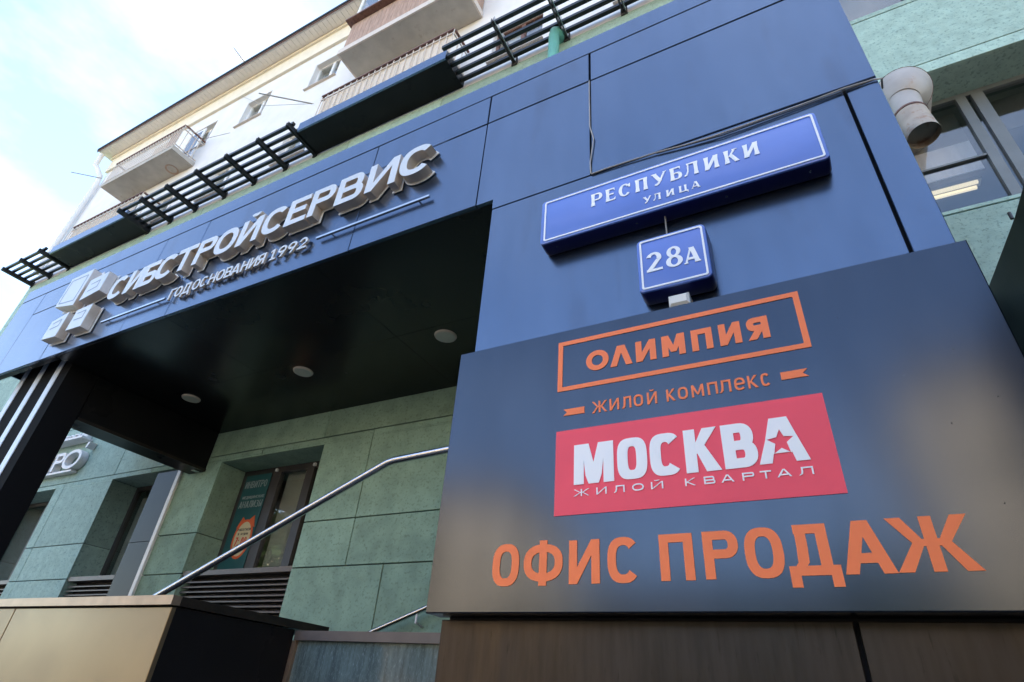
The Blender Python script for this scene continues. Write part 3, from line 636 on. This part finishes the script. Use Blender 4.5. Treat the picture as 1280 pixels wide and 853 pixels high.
MB().tube(pts, .026, 16).build('tube', 'steel', hr, True)
for x, z in ((-4.9, .53), (-1.30, 1.50)): MB().tube([(x, HY, GZ), (x, HY, z)], .02, 12).build('post', 'steel', hr, True)
h2 = thing('wall_handrail', (-3.2, 4.2, .4), 'thin steel handrail fixed to the green tiled wall beside the glass balustrade', 'handrail')
MB().tube([(-4.0, 4.22, .345), (-3.593, 4.22, .492), (-3.0, 4.22, .70), (-2.1, 4.22, 1.02)], .02, 12).build('tube', 'steel', h2, True)
for x, z in ((-3.15, .635), (-2.3, .94)): MB().tube([(x, 4.22, z), (x, 4.22, z-.07), (x, 4.318, z-.09)], .009, 8).build('bracket', 'frame_white', h2, True)
sw = MB()
for i in range(9): sw.box(-5.6+i*.32, 2.5, GZ, -5.6+(i+1)*.32-.0005, 3.44, -1.45+i*.15) if i < 8 else None
st_ = sw.build('stair', 'paving'); tag(st_, 'concrete entrance stair hidden behind the parapet', 'stair')

# ================================================================== BIG SIGN BOARD
YP = 2.083
sb = thing('sign_board', (-.4, YP, .31), 'large navy sign board on the pylon with orange and white lettering', 'sign board')
MB().cbox(-1.515, YP, .314, .668, D-.002, 1.557, .004).build('board', 'acm2', sb)
yf, yb = YP-.003, YP-.0004
def prt(polys, m, name='print', cut=[]): return union_mesh(polys, cut, yf, yb, (0, 0)).build(name, m, sb, recalc=False)
# frame and ribbons
prt([rc(-.95, 1.225, .092, 1.246), rc(-.95, 1.468, .092, 1.49), rc(-.95, 1.225, -.927, 1.49), rc(.069, 1.225, .092, 1.49)], 'orange', 'orange_frame')
prt([[(-.918, 1.101), (-.82, 1.101), (-.82, 1.132), (-.918, 1.132), (-.902, 1.1165)]], 'orange', 'ribbon')
prt([[(.059, 1.106), (-.034, 1.106), (-.034, 1.138), (.059, 1.138), (.041, 1.122)]], 'orange', 'ribbon')
for ch, a, b in (('О', -.811, -.704), ('Λ', -.697, -.596), ('И', -.58, -.491), ('М', -.465, -.367), ('П', -.34, -.255), ('И', -.228, -.143), ('Я', -.12, -.038)):
    letter(ch, a, b, 1.302, 1.406, .027, .025, yf, yb, 'orange', sb, e=2.05)
for ch, a, b in (('Ж', -.785, -.717), ('И', -.706, -.664), ('Л', -.652, -.611), ('О', -.601, -.561), ('Й', -.544, -.503), ('К1', -.464, -.428), ('О', -.418, -.378), ('М', -.364, -.316), ('П', -.302, -.263), ('Л', -.258, -.213), ('е', -.201, -.161), ('К1', -.152, -.115), ('С', -.105, -.072)):
    letter(ch, a, b, 1.092, 1.146, .0085, .0085, yf, yb, 'orange', sb, 'small_letter', e=2.6)
red = union_mesh([rc(-.95, .665, .086, 1.030)], [], yf, yb, (0, 0)).build('red_field', 'red', sb, recalc=False)
y2, y3 = yf-.003, yf-.0004
for ch, a, b in (('ММ', -.865, -.695), ('О', -.68, -.559), ('С', -.548, -.428), ('К', -.414, -.291), ('В', -.276, -.159)):
    letter(ch, a, b, .784, .955, .043, .036, y2, y3, 'white_print', red, e=3.2)
star = [(-.077, .912), (-.0665, .8835), (-.035, .880), (-.060, .860), (-.053, .822), (-.080, .8405), (-.107, .822), (-.098, .858), (-.124, .8775), (-.0905, .8825)]
A = [[(-.16, .788), (-.118, .788), (-.110, .815), (-.050, .815), (-.041, .788), (.003, .788), (-.045, .957), (-.105, .957)]]
# legs + solid top as convex pieces
A = [[(-.16, .788), (-.118, .788), (-.092, .885), (-.125, .885)], [(-.041, .788), (.003, .788), (-.025, .885), (-.064, .885)], [(-.128, .878), (-.0235, .878), (-.045, .957), (-.105, .957)], [(-.112, .8215), (-.050, .8215), (-.06, .9), (-.1, .9)]]
def tris_star(s_):
    c = (sum(p[0] for p in s_)/len(s_), sum(p[1] for p in s_)/len(s_)); return [[c, s_[i], s_[(i+1) % len(s_)]] for i in range(len(s_))]
C = tris_star(star)+[[(-.0535, .823), (-.049, .80), (-.112, .80), (-.1065, .823)]]
union_mesh(A, C, y2, y3, (0, 0)).build('letter', 'white_print', red, recalc=False)
for ch, a, b in (('Ж', -.865, -.799), ('И', -.769, -.727), ('Л', -.698, -.654), ('О', -.624, -.579), ('Й', -.551, -.505), ('К1', -.424, -.386), ('В', -.356, -.317), ('А', -.296, -.252), ('Р', -.224, -.184), ('Т', -.165, -.128), ('А', -.111, -.065), ('Л', -.043, .003)):
    letter(ch, a, b, .7365, .7645, .0052, .0048, y2, y3, 'white_print', red, 'thin_letter', e=2.3)
for ch, a, b, z0, z1 in (('О', -1.214, -1.095, .408, .568), ('Ф', -1.074, -.909, .407, .574), ('И', -.883, -.761, .410, .567), ('С', -.731, -.612, .409, .569), ('П', -.538, -.421, .413, .569), ('Р', -.387, -.272, .414, .570), ('О', -.254, -.136, .413, .573), ('Д', -.128, .018, .418, .574), ('А', .026, .163, .418, .576), ('Ж', .163, .370, .419, .577)):
    letter(ch, a, b, z0, z1, .0325, .029, yf, yb, 'orange', sb, e=2.6)

# ================================================================== STREET SIGN, NUMBER SIGN
def rrect(x0, z0, x1, z1, r, n=5):
    o = []
    for cx, cz, a0 in ((x1-r, z1-r, 0), (x0+r, z1-r, 90), (x0+r, z0+r, 180), (x1-r, z0+r, 270)): o += [p for p in arcp(cx, cz, r, r, a0, a0+90, n)]
    return o
def signbox(name, lab, x0, z0, x1, z1, r, y0, y1, cat):
    t = thing(name, ((x0+x1)/2, y1, z0), lab, cat)
    mb_ = MB(); n = len(rrect(0, 0, 1, 1, .1)); loops = []
    for (ins, y) in ((.010, y0), (.003, y0+.003), (0, y0+.010), (-.004, y1-.012), (.002, y1)):
        loops.append([(x, y, z) for x, z in rrect(x0+ins, z0+ins, x1-ins, z1-ins, max(.004, r-ins))])
    for l in loops: mb_.v += l
    mb_.f.append(tuple(range(n))); mb_.m.append(0); mb_.f.append(tuple((len(loops)-1)*n+i for i in range(n))[::-1]); mb_.m.append(1)
    for k in range(len(loops)-1):
        for i in range(n): mb_.f.append((k*n+i, k*n+(i+1) % n, (k+1)*n+(i+1) % n, (k+1)*n+i)); mb_.m.append(0 if k < 2 else 1)
    mb_.build('case', ['sign_blue', 'sign_side'], t, True)
    return t
ss = signbox('street_sign', 'long blue street name sign with white lettering on the pylon', -1.088, 2.180, .359, 2.517, .025, 2.09, 2.195, 'street sign')
sy0, sy1 = 2.0865, 2.0896
def outline(t, x0, z0, x1, z1, w_, m='sign_white'):
    union_mesh(band(rrect(x0, z0, x1, z1, .012)+[rrect(x0, z0, x1, z1, .012)[0]], rrect(x0+w_, z0+w_, x1-w_, z1-w_, .008)+[rrect(x0+w_, z0+w_, x1-w_, z1-w_, .008)[0]]), [], sy0, sy1, (0, 0)).build('border_line', m, t, recalc=False)
outline(ss, -1.064, 2.196, .343, 2.500, .009)
k = .9812
for ch, a, b, dz in (('Р', -.793, -.730, 0), ('Е', -.707, -.656, 0), ('С', -.634, -.567, 0), ('П', -.538, -.476, 0), ('У', -.448, -.373, 0), ('Б', -.349, -.290, 0), ('Л', -.28, -.206, -.002), ('И', -.173, -.107, -.004), ('К', -.073, -.010, -.004), ('И', .019, .085, -.004)):
    letter(ch, a*k, b*k, (2.393+dz)*k, (2.487+dz)*k, .0175, .009, sy0, sy1, 'sign_white', ss, e=2.05, g=.003)
for ch, a, b in (('У', -.503, -.462), ('Л', -.451, -.411), ('И', -.38, -.343), ('Ц', -.314, -.270), ('А', -.252, -.211)):
    letter(ch, a*k, b*k, 2.289*k, 2.336*k, .0095, .0055, sy0, sy1, 'sign_white', ss, 'small_letter', e=2.05, g=.0015)
ns = signbox('house_number_sign', 'square blue house number sign reading 28А under the long street sign', -.548, 1.673, -.215, 2.000, .028, 2.085, 2.195, 'house number')
sy0, sy1 = 2.0815, 2.0846
outline(ns, -.531, 1.686, -.229, 1.985, .009)
for ch, a, b, z0, z1, t_ in (('2', -.514, -.437, 1.820, 1.938, .022), ('8', -.419, -.340, 1.815, 1.942, .022), ('А', -.332, -.262, 1.813, 1.908, .019)):
    letter(ch, a*.979, b*.979, z0*.979, z1*.979, t_, .013, sy0, sy1, 'sign_white', ns, e=2.05, g=.003 if ch == 'А' else 0)
mb = MB(); mb.cbox(-.42, 2.09, 1.566, -.328, 2.19, 1.628, .012); o = mb.build('socket_box', 'whitebox', None, org=(-.37, 2.19, 1.57)); tag(o, 'small white plastic box fixed under the 28А number sign', 'junction box')
o = MB().tube([(-.405, 2.15, 2.19), (-.405, 2.15, 1.985)], .004, 6).build('sign_cable', 'cable', None, org=(-.405, 2.15, 2.0)); tag(o, 'short thin cable hanging between the street sign and the number sign', 'cable')
# cables over the pylon
cab = MB(); cab.tube([(.69, 2.25, 2.706), (.686, 2.19, 2.706), (.651, 2.188, 2.716), (.525, 2.186, 2.722), (.399, 2.187, 2.715), (.347, 2.187, 2.712), (.058, 2.185, 2.70), (-.114, 2.185, 2.699), (-.26, 2.186, 2.708), (-.424, 2.187, 2.729), (-.574, 2.188, 2.737), (-.726, 2.188, 2.741), (-.815, 2.19, 2.741)], .005, 8)
cab.tube([(-.819, 2.19, 2.745), (-.822, 2.188, 2.845), (-.80, 2.187, 3.03), (-.797, 2.187, 3.06), (-.822, 2.188, 3.195), (-.823, 2.188, 3.442), (-.823, 2.189, 3.70)], .004, 8)
o = cab.build('wall_cable', 'cable', None, True, org=(-.1, 2.19, 2.7)); tag(o, 'loose grey cable sagging along the panel joint above the street sign', 'cable')
cab = MB(); cab.tube([(.66, 2.19, 2.715), (.3, 2.186, 2.694), (-.066, 2.184, 2.682), (-.264, 2.186, 2.703), (-.42, 2.188, 2.722)], .0035, 8)
o = cab.build('wall_cable', 'cable_dark', None, True, org=(.1, 2.19, 2.7)); tag(o, 'thin black cable sagging just below the grey cable above the street sign', 'cable')

# ================================================================== CHANNEL LETTER SIGN
cs = thing('channel_letter_sign', (-4, D, 3.0), 'raised white company lettering with logo blocks on the blue canopy fascia', 'lettering sign')
LT = [('С', -6.115, -5.865), ('И', -5.81, -5.585), ('Б', -5.565, -5.335), ('С', -5.325, -5.06), ('Т', -5.05, -4.785), ('Р', -4.735, -4.50), ('О', -4.465, -4.195), ('Й', -4.14, -3.895), ('С', -3.84, -3.575),
      ('Е', -3.54, -3.315), ('Р', -3.27, -3.03), ('В', -2.975, -2.715), ('И', -2.655, -2.38), ('С', -2.335, -2.055)]
for ch, a, b in LT:
    a -= .012; b += .012
    xm = (a+b)/2; z0 = 3.312+(xm+2.4)*.0145; z1 = 3.630+(xm+2.4)*.020
    o, A_, C_ = letter(ch, a, b, z0, z1, .068, .058, 2.10, 2.178, ['face', 'side'], cs, e=2.4)
    union_mesh(grow(A_, .012), [], 2.184, 2.190, (0, 0)).build('back_plate', 'plate', o, recalc=False)
for ch, a, b in (('Г', -5.00, -4.93), ('О', -4.915, -4.825), ('Д', -4.81, -4.70), ('О', -4.665, -4.575), ('С', -4.555, -4.475), ('Н', -4.44, -4.355), ('О', -4.335, -4.245), ('В', -4.225, -4.145), ('А', -4.14, -4.04), ('Н', -4.015, -3.935), ('И', -3.91, -3.83), ('Я', -3.815, -3.735), ('1', -3.665, -3.60), ('9', -3.575, -3.485), ('9', -3.46, -3.37), ('2', -3.34, -3.25)):
    a -= .006; b += .006; xm = (a+b)/2; z0 = 3.008+(xm+4.0)*.012
    letter(ch, a, b, z0, z0+.124, .022, .019, 2.160, 2.180, ['face', 'side'], cs, 'small_letter', e=2.2)
part('rod', 'steel', cs, (-6.11, 2.160, 3.028, -5.065, 2.178, 3.047)); part('rod', 'steel', cs, (-3.15, 2.160, 3.070, -2.045, 2.178, 3.089))
for x in (-6.0, -5.2): part('standoff', 'steel', cs, (x, 2.178, 3.03, x+.012, 2.2, 3.042))
for x in (-3.0, -2.15): part('standoff', 'steel', cs, (x, 2.178, 3.074, x+.012, 2.2, 3.086))
YL = 2.085
for poly, ins in (([(-7.235, 3.49), (-6.80, 3.40), (-6.80, 3.92), (-7.235, 3.90)], [(.12, .10), (.88, .14), (.88, .86), (.12, .88)]),
                  ([(-6.70, 3.425), (-6.355, 3.475), (-6.355, 3.735), (-6.70, 3.715)], [(.22, .35), (.7, .35), (.7, .7), (.22, .7)]),
                  ([(-7.055, 3.00), (-6.765, 2.98), (-6.765, 3.30), (-7.055, 3.24)], [(.2, .5), (.75, .5), (.75, .78), (.2, .78)]),
                  ([(-6.59, 3.005), (-6.305, 2.99), (-6.305, 3.28), (-6.59, 3.27)], [(.2, .45), (.75, .45), (.75, .78), (.2, .78)])):
    mb_ = MB(); n = 4; cx = sum(p[0] for p in poly)/4; cz = sum(p[1] for p in poly)/4
    sh = lambda f_, y: [(cx+(x-cx)*f_, y, cz+(z-cz)*f_) for x, z in poly]
    mb_.v = sh(.985, YL)+sh(1, YL+.005)+sh(1, 2.175)
    mb_.f = [(0, 1, 2, 3)]+[(i, (i+1) % 4, 4+(i+1) % 4, 4+i) for i in range(4)]+[(4+i, 4+(i+1) % 4, 8+(i+1) % 4, 8+i) for i in range(4)]+[(11, 10, 9, 8)]
    mb_.m = [0]+[0]*4+[1]*4+[1]
    bo = mb_.build('logo_block', ['face', 'side'], cs)
    P = lambda s_, t__: (poly[0][0]*(1-s_)*(1-t__)+poly[1][0]*s_*(1-t__)+poly[2][0]*s_*t__+poly[3][0]*(1-s_)*t__, poly[0][1]*(1-s_)*(1-t__)+poly[1][1]*s_*(1-t__)+poly[2][1]*s_*t__+poly[3][1]*(1-s_)*t__)
    q = [P(*i) for i in ins]; ed = [(q[0], q[1]), (q[1], q[2])] if len(ins) and ins[0][0] > .15 else [(q[i], q[(i+1) % 4]) for i in range(4)]
    pol = []
    for a_, b_ in ed+([(q[2], q[3])] if ins[0][0] > .15 else []):
        dx, dz = b_[0]-a_[0], b_[1]-a_[1]; l = math.hypot(dx, dz); nx, nz = -dz/l*.005, dx/l*.005
        pol.append([(a_[0]-nx, a_[1]-nz), (b_[0]-nx, b_[1]-nz), (b_[0]+nx, b_[1]+nz), (a_[0]+nx, a_[1]+nz)])
    union_mesh(pol, [], YL-.002, YL-.0003, (0, 0)).build('line_mark', 'navy_print', bo, recalc=False)
    MB().prism([(cx+(x-cx)*1.09+.004, cz+(z-cz)*1.09-.004) for x, z in poly], 2.182, 2.190).build('back_plate', 'plate', bo)

# ================================================================== NEIGHBOUR'S LETTER SIGN
ls = thing('shop_lettering', (-10.4, 4.3, 2.7), 'weathered white raised shop lettering on the green wall beyond the column', 'lettering sign')
for ch, a, b, z1 in (('И', -12.12, -11.86, 2.97), ('Н', -11.84, -11.58, 2.97), ('В', -11.56, -11.32, 2.97), ('И', -11.30, -11.02, 2.98), ('Т', -11.0, -10.73, 2.98), ('Р', -10.71, -10.44, 2.985), ('О', -10.44, -9.96, 3.0)):
    letter(ch, a, b, 2.68, z1, .06, .05, 4.20, 4.31, ['dirty_letter', 'dirty_letter'], ls, e=2.1)
for i_, ch in enumerate('ЛАБОРАТОРИЯ'):
    letter(ch, -11.75+i_*.145, -11.75+i_*.145+.12, 3.21, 3.33, .022, .02, 4.24, 4.31, 'dirty_letter', ls, 'small_letter')
letter("'", -9.97, -9.88, 3.00, 3.09, .05, .04, 4.20, 4.31, 'dirty_letter', ls)
part('base_rail', 'dirty_letter', ls, (-12.2, 4.22, 2.64, -10.1, 4.31, 2.672))
o = part('upper_sign_ledge', 'dirty_letter', None, (-11.85, 4.14, 3.17, -10.10, 4.31, 3.20)); tag(o, 'long narrow dirty white sign strip above the shop lettering', 'sign')

# ================================================================== POSTER IN THE WINDOW
po = thing('window_poster', (-6.3, 4.69, 1.2), 'teal poster with orange clock badge behind the ground floor window', 'poster')
part('sheet', 'teal', po, (-6.545, 4.692, 1.18, -6.085, 4.697, 2.34))
def lt(chars, x0, x1, z0, z1, t, m, sl=0):
    n = len(chars); wd = (x1-x0)/n
    for i, ch in enumerate(chars):
        if ch != ' ': letter(ch, x0+i*wd+wd*.09, x0+(i+1)*wd-wd*.09, z0, z1, t, t*.9, 4.6885, 4.691-.0001*0, m, po, 'small_letter')
union_mesh(ring(-6.27, 1.53, .165, .235, .06, .06, 0, 360, 24)+[[(-6.43, 1.66), (-6.36, 1.80), (-6.29, 1.74)], [(-6.11, 1.66), (-6.16, 1.81), (-6.26, 1.74)]], [], 4.6895, 4.6918, (0, 0)).build('badge_ring', 'poster_orange', po, recalc=False)
union_mesh([arcp(-6.27, 1.53, .135, .205, 0, 350, 24)], [], 4.6885, 4.6894, (0, 0)).build('badge_face', 'poster_cream', po, recalc=False)
lt('АНАЛИЗЫ', -6.52, -6.10, 1.915, 2.0, .011, 'poster_pale'); lt('МЕДИЦИНСКИЕ', -6.50, -6.10, 2.03, 2.065, .006, 'poster_pale'); lt('ИНВИТРО', -6.52, -6.12, 2.17, 2.26, .011, 'poster_pale')
for s_, a, b, z0, z1, m_ in (('РАБОТАЕМ', -6.385, -6.155, 1.625, 1.655, 'poster_text'), ('В БУДНИ', -6.36, -6.18, 1.575, 1.600, 'poster_text'), ('7:00', -6.375, -6.17, 1.45, 1.55, 'poster_red')):
    n = len(s_); wd = (b-a)/n
    for i, ch in enumerate(s_):
        if ch != ' ': letter(ch, a+i*wd+wd*.1, a+(i+1)*wd-wd*.1, z0, z1, .005 if z1-z0 < .05 else .015, .005 if z1-z0 < .05 else .014, 4.6865, 4.6884, m_, po, 'small_letter')

# ================================================================== VENT DUCT, PIPE, AWNING, LAMP, ANTENNA
vd = thing('vent_duct', (1.42, 4.3, 4.8), 'rusty white sheet metal ventilation duct elbow sticking out beside the pylon', 'vent duct')
MB().tube([(1.47, 4.9, 5.02), (1.46, 4.36, 5.01), (1.44, 4.26, 4.99)], [.20, .205, .205], 28, cap=False).build('wall_collar', 'duct', vd, True)
MB().tube([(1.445, 4.33, 5.00), (1.42, 4.25, 4.95), (1.39, 4.16, 4.84), (1.365, 4.10, 4.70), (1.35, 4.08, 4.64)], [.214, .222, .218, .175, .12], 30).build('drum', 'duct', vd, True)
MB().tube([(1.355, 4.10, 4.68), (1.335, 4.07, 4.53), (1.33, 4.05, 4.40)], [.122, .120, .118], 26).build('elbow', 'duct', vd, True)
MB().tube([(1.331, 4.052, 4.41), (1.335, 4.04, 4.28), (1.345, 4.02, 4.12)], [.124, .122, .119], 26, cap=False).build('outlet', 'duct_rust', vd, True)
MB().tube([(1.331, 4.054, 4.425), (1.331, 4.051, 4.405)], [.129, .129], 26).build('seam_ring', 'rust', vd, True)
MB().tube([(1.423, 4.258, 4.957), (1.418, 4.245, 4.945)], [.228, .228], 28).build('seam_ring', 'rust', vd, True)
MB().tube([(1.341, 4.03, 4.2), (1.341, 4.029, 4.19)], [.119, .119], 26).build('inner_shade', 'duct_rust', vd, True)
o = MB().tube([(-2.16, 4.40, 8.66), (-2.05, 4.24, 8.66), (-2.06, 4.17, 8.64), (-2.09, 4.14, 8.60), (-2.10, 4.13, 8.52), (-2.10, 4.13, 6.0), (-2.10, 4.13, 4.3)], [.085, .085, .085, .085, .08, .08, .08], 20).build('drain_pipe', 'pipe', None, True, org=(-2.1, 4.2, 4.3)); tag(o, 'turquoise drain pipe with elbow behind the top of the blue fascia', 'pipe')
aw = thing('side_awning', (2.0, 3.0, 2.5), 'black sloping awning edge right of the pylon against the green wall', 'awning')
P0, P1 = Vector((1.35, 4.28, 2.72)), Vector((1.35, 3.42, 2.627)); P2 = Vector((1.35, -.9, 2.58))
mb_ = MB()
for off in (0,):
    a_ = [P0, P1, P2]
    mb_.v = [tuple(p) for p in a_]+[tuple(p+Vector((3, 0, .2))) for p in a_]+[tuple(p+Vector((0.02, 0, -2.6))) for p in a_]+[tuple(p+Vector((3, 0, -2.6))) for p in a_]
    mb_.f = [(0, 1, 4, 3), (1, 2, 5, 4), (0, 6, 7, 1), (1, 7, 8, 2), (6, 9, 10, 7), (7, 10, 11, 8), (2, 8, 11, 5), (0, 3, 9, 6), (3, 4, 10, 9), (4, 5, 11, 10)]
    mb_.m = [0]*10
mb_.build('canopy_cover', 'black', aw)
MB().tube([tuple(P1+Vector((-.01, .0, .0))), tuple(P1+Vector((-.01, .0, .05)))], .010, 8).build('clip', 'frame', aw, True)
lm = thing('fluorescent_lamp', (1.5, 6.0, 5.3), 'lit fluorescent ceiling lamp seen through the upper right window', 'lamp')
lx = 1.35
part('housing', 'blind', lm, (.9, 6.12, 5.36, 2.34, 6.24, 5.395)); part('tube', 'tube', lm, (.93, 6.12, 5.32, 2.30, 6.15, 5.355)); part('tube', 'tube', lm, (.93, 6.21, 5.32, 2.30, 6.24, 5.355))
an = thing('roof_antenna', (-12.3, 4.6, 14.0), 'thin tv antenna leaning above the roof edge', 'antenna')
MB().tube([(-12.25, 4.5, 13.95), (-12.3, 4.5, 15.4)], .025, 8).build('mast', 'rust', an, True)
MB().tube([(-12.15, 4.5, 15.15), (-14.0, 4.4, 17.6)], .03, 6).build('boom', 'bracket', an, True)
e0 = MB().tube([(-12.5, 4.25, 15.6), (-12.5, 4.75, 15.6)], .010, 5).build('element', 'cable', an)
for i in range(1, 9): again(e0, dx=-.17*i, dz=.226*i)
# thin wires and clothes poles at the balconies
for pts_, lab in (([(-15.1, 3.7, 11.1), (-15.6, 3.2, 11.05)], 'thin blue pole sticking out from the far left balcony'),
                  ([(-6.95, 3.75, 9.35), (-7.6, 3.1, 9.2)], 'thin dark pole sticking out from the balcony above the dark box')):
    o = MB().tube(pts_, .012, 6).build('clothes_pole', 'cable', None, org=pts_[0]); tag(o, lab, 'pole')
wr = MB(); wr.tube([(-11.3, 4.29, 13.1), (-9.4, 4.05, 11.2), (-7.0, 3.8, 9.45)], .006, 5); wr.tube([(-12.0, 3.76, 11.55), (-11.5, 4.1, 11.25), (-10.9, 4.28, 11.35)], .007, 5)
o = wr.build('wall_wire', 'cable', None, org=(-11, 4.2, 11)); tag(o, 'thin wires slung across the white upper wall', 'wire')
dp = MB(); dp.tube([(-17.7, 4.0, 13.75), (-17.72, 4.02, 13.3), (-17.5, 4.22, 12.9), (-17.42, 4.24, 12.5), (-17.42, 4.24, 9.0)], .07, 12)
o = dp.build('rain_downpipe', 'white_wall', None, True, org=(-17.5, 4.2, 9)); tag(o, 'pale rain downpipe at the far left corner under the roof', 'pipe')

# ================================================================== ACROSS THE STREET (seen only as reflections)
def block(x0, x1, y0, y1, h, m, lab, nx, nz, name='opposite_building'):
    t = thing(name, ((x0+x1)/2, y0, GZ), lab, 'building', 'buildings across the street')
    MB().box(x0, y1, GZ, x1, y0, h).build('wall', m, t)
    MB().box(x0-.3, y1-.3, h, x1+.3, y0+.3, h+.4).build('roof', 'roof', t)
    wd = (x1-x0)/nx; hh = (h-GZ)/nz; w0 = MB().box(x0+wd*.3, y0-.05, GZ+hh*.35, x0+wd*.7, y0+.03, GZ+hh*.8).build('window', 'opp_glass', t)
    for i in range(nx):
        for j in range(nz):
            if i or j: again(w0, dx=i*wd, dz=j*hh)
block(5.0, 34, -26, -38, 15.0, 'opp_cream', 'cream rendered block across the street to the right', 9, 5)
block(-44, -17, -26, -38, 12.0, 'opp_cream', 'cream rendered block across the street to the left', 8, 4)
block(-15.5, 4.2, -36, -46, 7.5, 'opp_tan', 'low tan brick building set back across the street', 6, 2)
def tree(x, y, h, r, lab, seed):
    rnd = random.Random(seed); t = thing('broadleaf_tree', (x, y, GZ), lab, 'tree', 'trees across the street')
    tr = MB(); tr.tube([(x, y, GZ), (x+.1, y, GZ+h*.35), (x, y+.1, GZ+h*.8)], [.22, .16, .05], 10)
    for i in range(7):
        a_ = rnd.uniform(0, 6.28); z = GZ+h*rnd.uniform(.35, .7); tr.tube([(x, y, z), (x+math.cos(a_)*r*.7, y+math.sin(a_)*r*.7, z+h*.2)], [.08, .02], 6)
    tr.build('trunk', 'bark', t)
    cr_ = MB()
    cl = [(x+rnd.gauss(0, r*.42), y+rnd.gauss(0, r*.42), GZ+h*(.66 if h > 7 else .55)+rnd.gauss(0, h*.13)) for _ in range(34)]
    for c in cl:
        for _ in range(110):
            p = Vector(c)+Vector((rnd.gauss(0, .42), rnd.gauss(0, .42), rnd.gauss(0, .38))); u_ = Vector((rnd.uniform(-1, 1), rnd.uniform(-1, 1), rnd.uniform(-1, 1))).normalized(); v_ = u_.orthogonal().normalized()
            s_ = rnd.uniform(.10, .20); cr_.quad(p-u_*s_, p-v_*s_*.6, p+u_*s_, p+v_*s_*.6)
    cr_.build('crown', 'leaf', t, recalc=False)
tree(1.4, -20.5, 7.5, 1.9, 'smaller broadleaf tree across the street nearest the low tan building', 1)
tree(-15.0, -13.0, 9, 2.4, 'broadleaf tree across the street on the left', 2)
tree(7.2, -13.0, 13, 2.3, 'tall broadleaf tree across the street on the far right', 3)

for i_, (x, y, h, r, lb) in enumerate(((-31, -19.8, 6.8, 2.7, 'bushy low tree across the street farthest to the left'), (-24.5, -20.1, 6.4, 2.6, 'bushy low tree across the street, second from the left'), (-18.6, -19.7, 6.2, 2.6, 'bushy low tree across the street before the left hand block edge'),
        (-12.4, -20.2, 6.5, 2.6, 'bushy low tree before the left part of the low brick building'), (-7.2, -19.9, 6.2, 2.7, 'bushy low tree before the middle of the low brick building'), (-2.4, -20.3, 6.4, 2.6, 'bushy low tree before the right part of the low brick building'),
        (5.8, -20.0, 6.0, 2.6, 'bushy low tree before the left end of the right hand block'), (11.0, -20.2, 6.8, 2.7, 'bushy low tree before the middle of the right hand block'), (16.8, -19.8, 7.0, 2.7, 'bushy low tree across the street farthest to the right'))):
    tree(x, y, h, r, lb, 20+i_)

tree(-26.5, -12.2, 12.5, 2.8, 'tall broadleaf tree at the far left end of the street', 40)
tree(-21.0, -9.4, 8.0, 2.0, 'young broadleaf tree near the left end of the street', 41)
# dirt specks on the sign board, rivets on the street sign
for x, z in ((.50, 1.12), (.42, .86), (.56, .93), (.58, .70), (.34, 1.05), (.61, .52), (.20, 1.33), (.47, .60)):
    MB().tube([(x, YP-.0012, z), (x, YP-.0002, z)], .0018, 8).build('dirt_spot', 'cable_dark', sb)
for x in (-1.0, -.55, -.1, .27): MB().tube([(x, 2.14, 2.1775), (x, 2.14, 2.184)], .006, 10).build('screw', 'steel', ss)
MB().tube([(-.2135, 2.14, 1.84), (-.218, 2.14, 1.84)], .006, 10).build('screw', 'steel', ns)
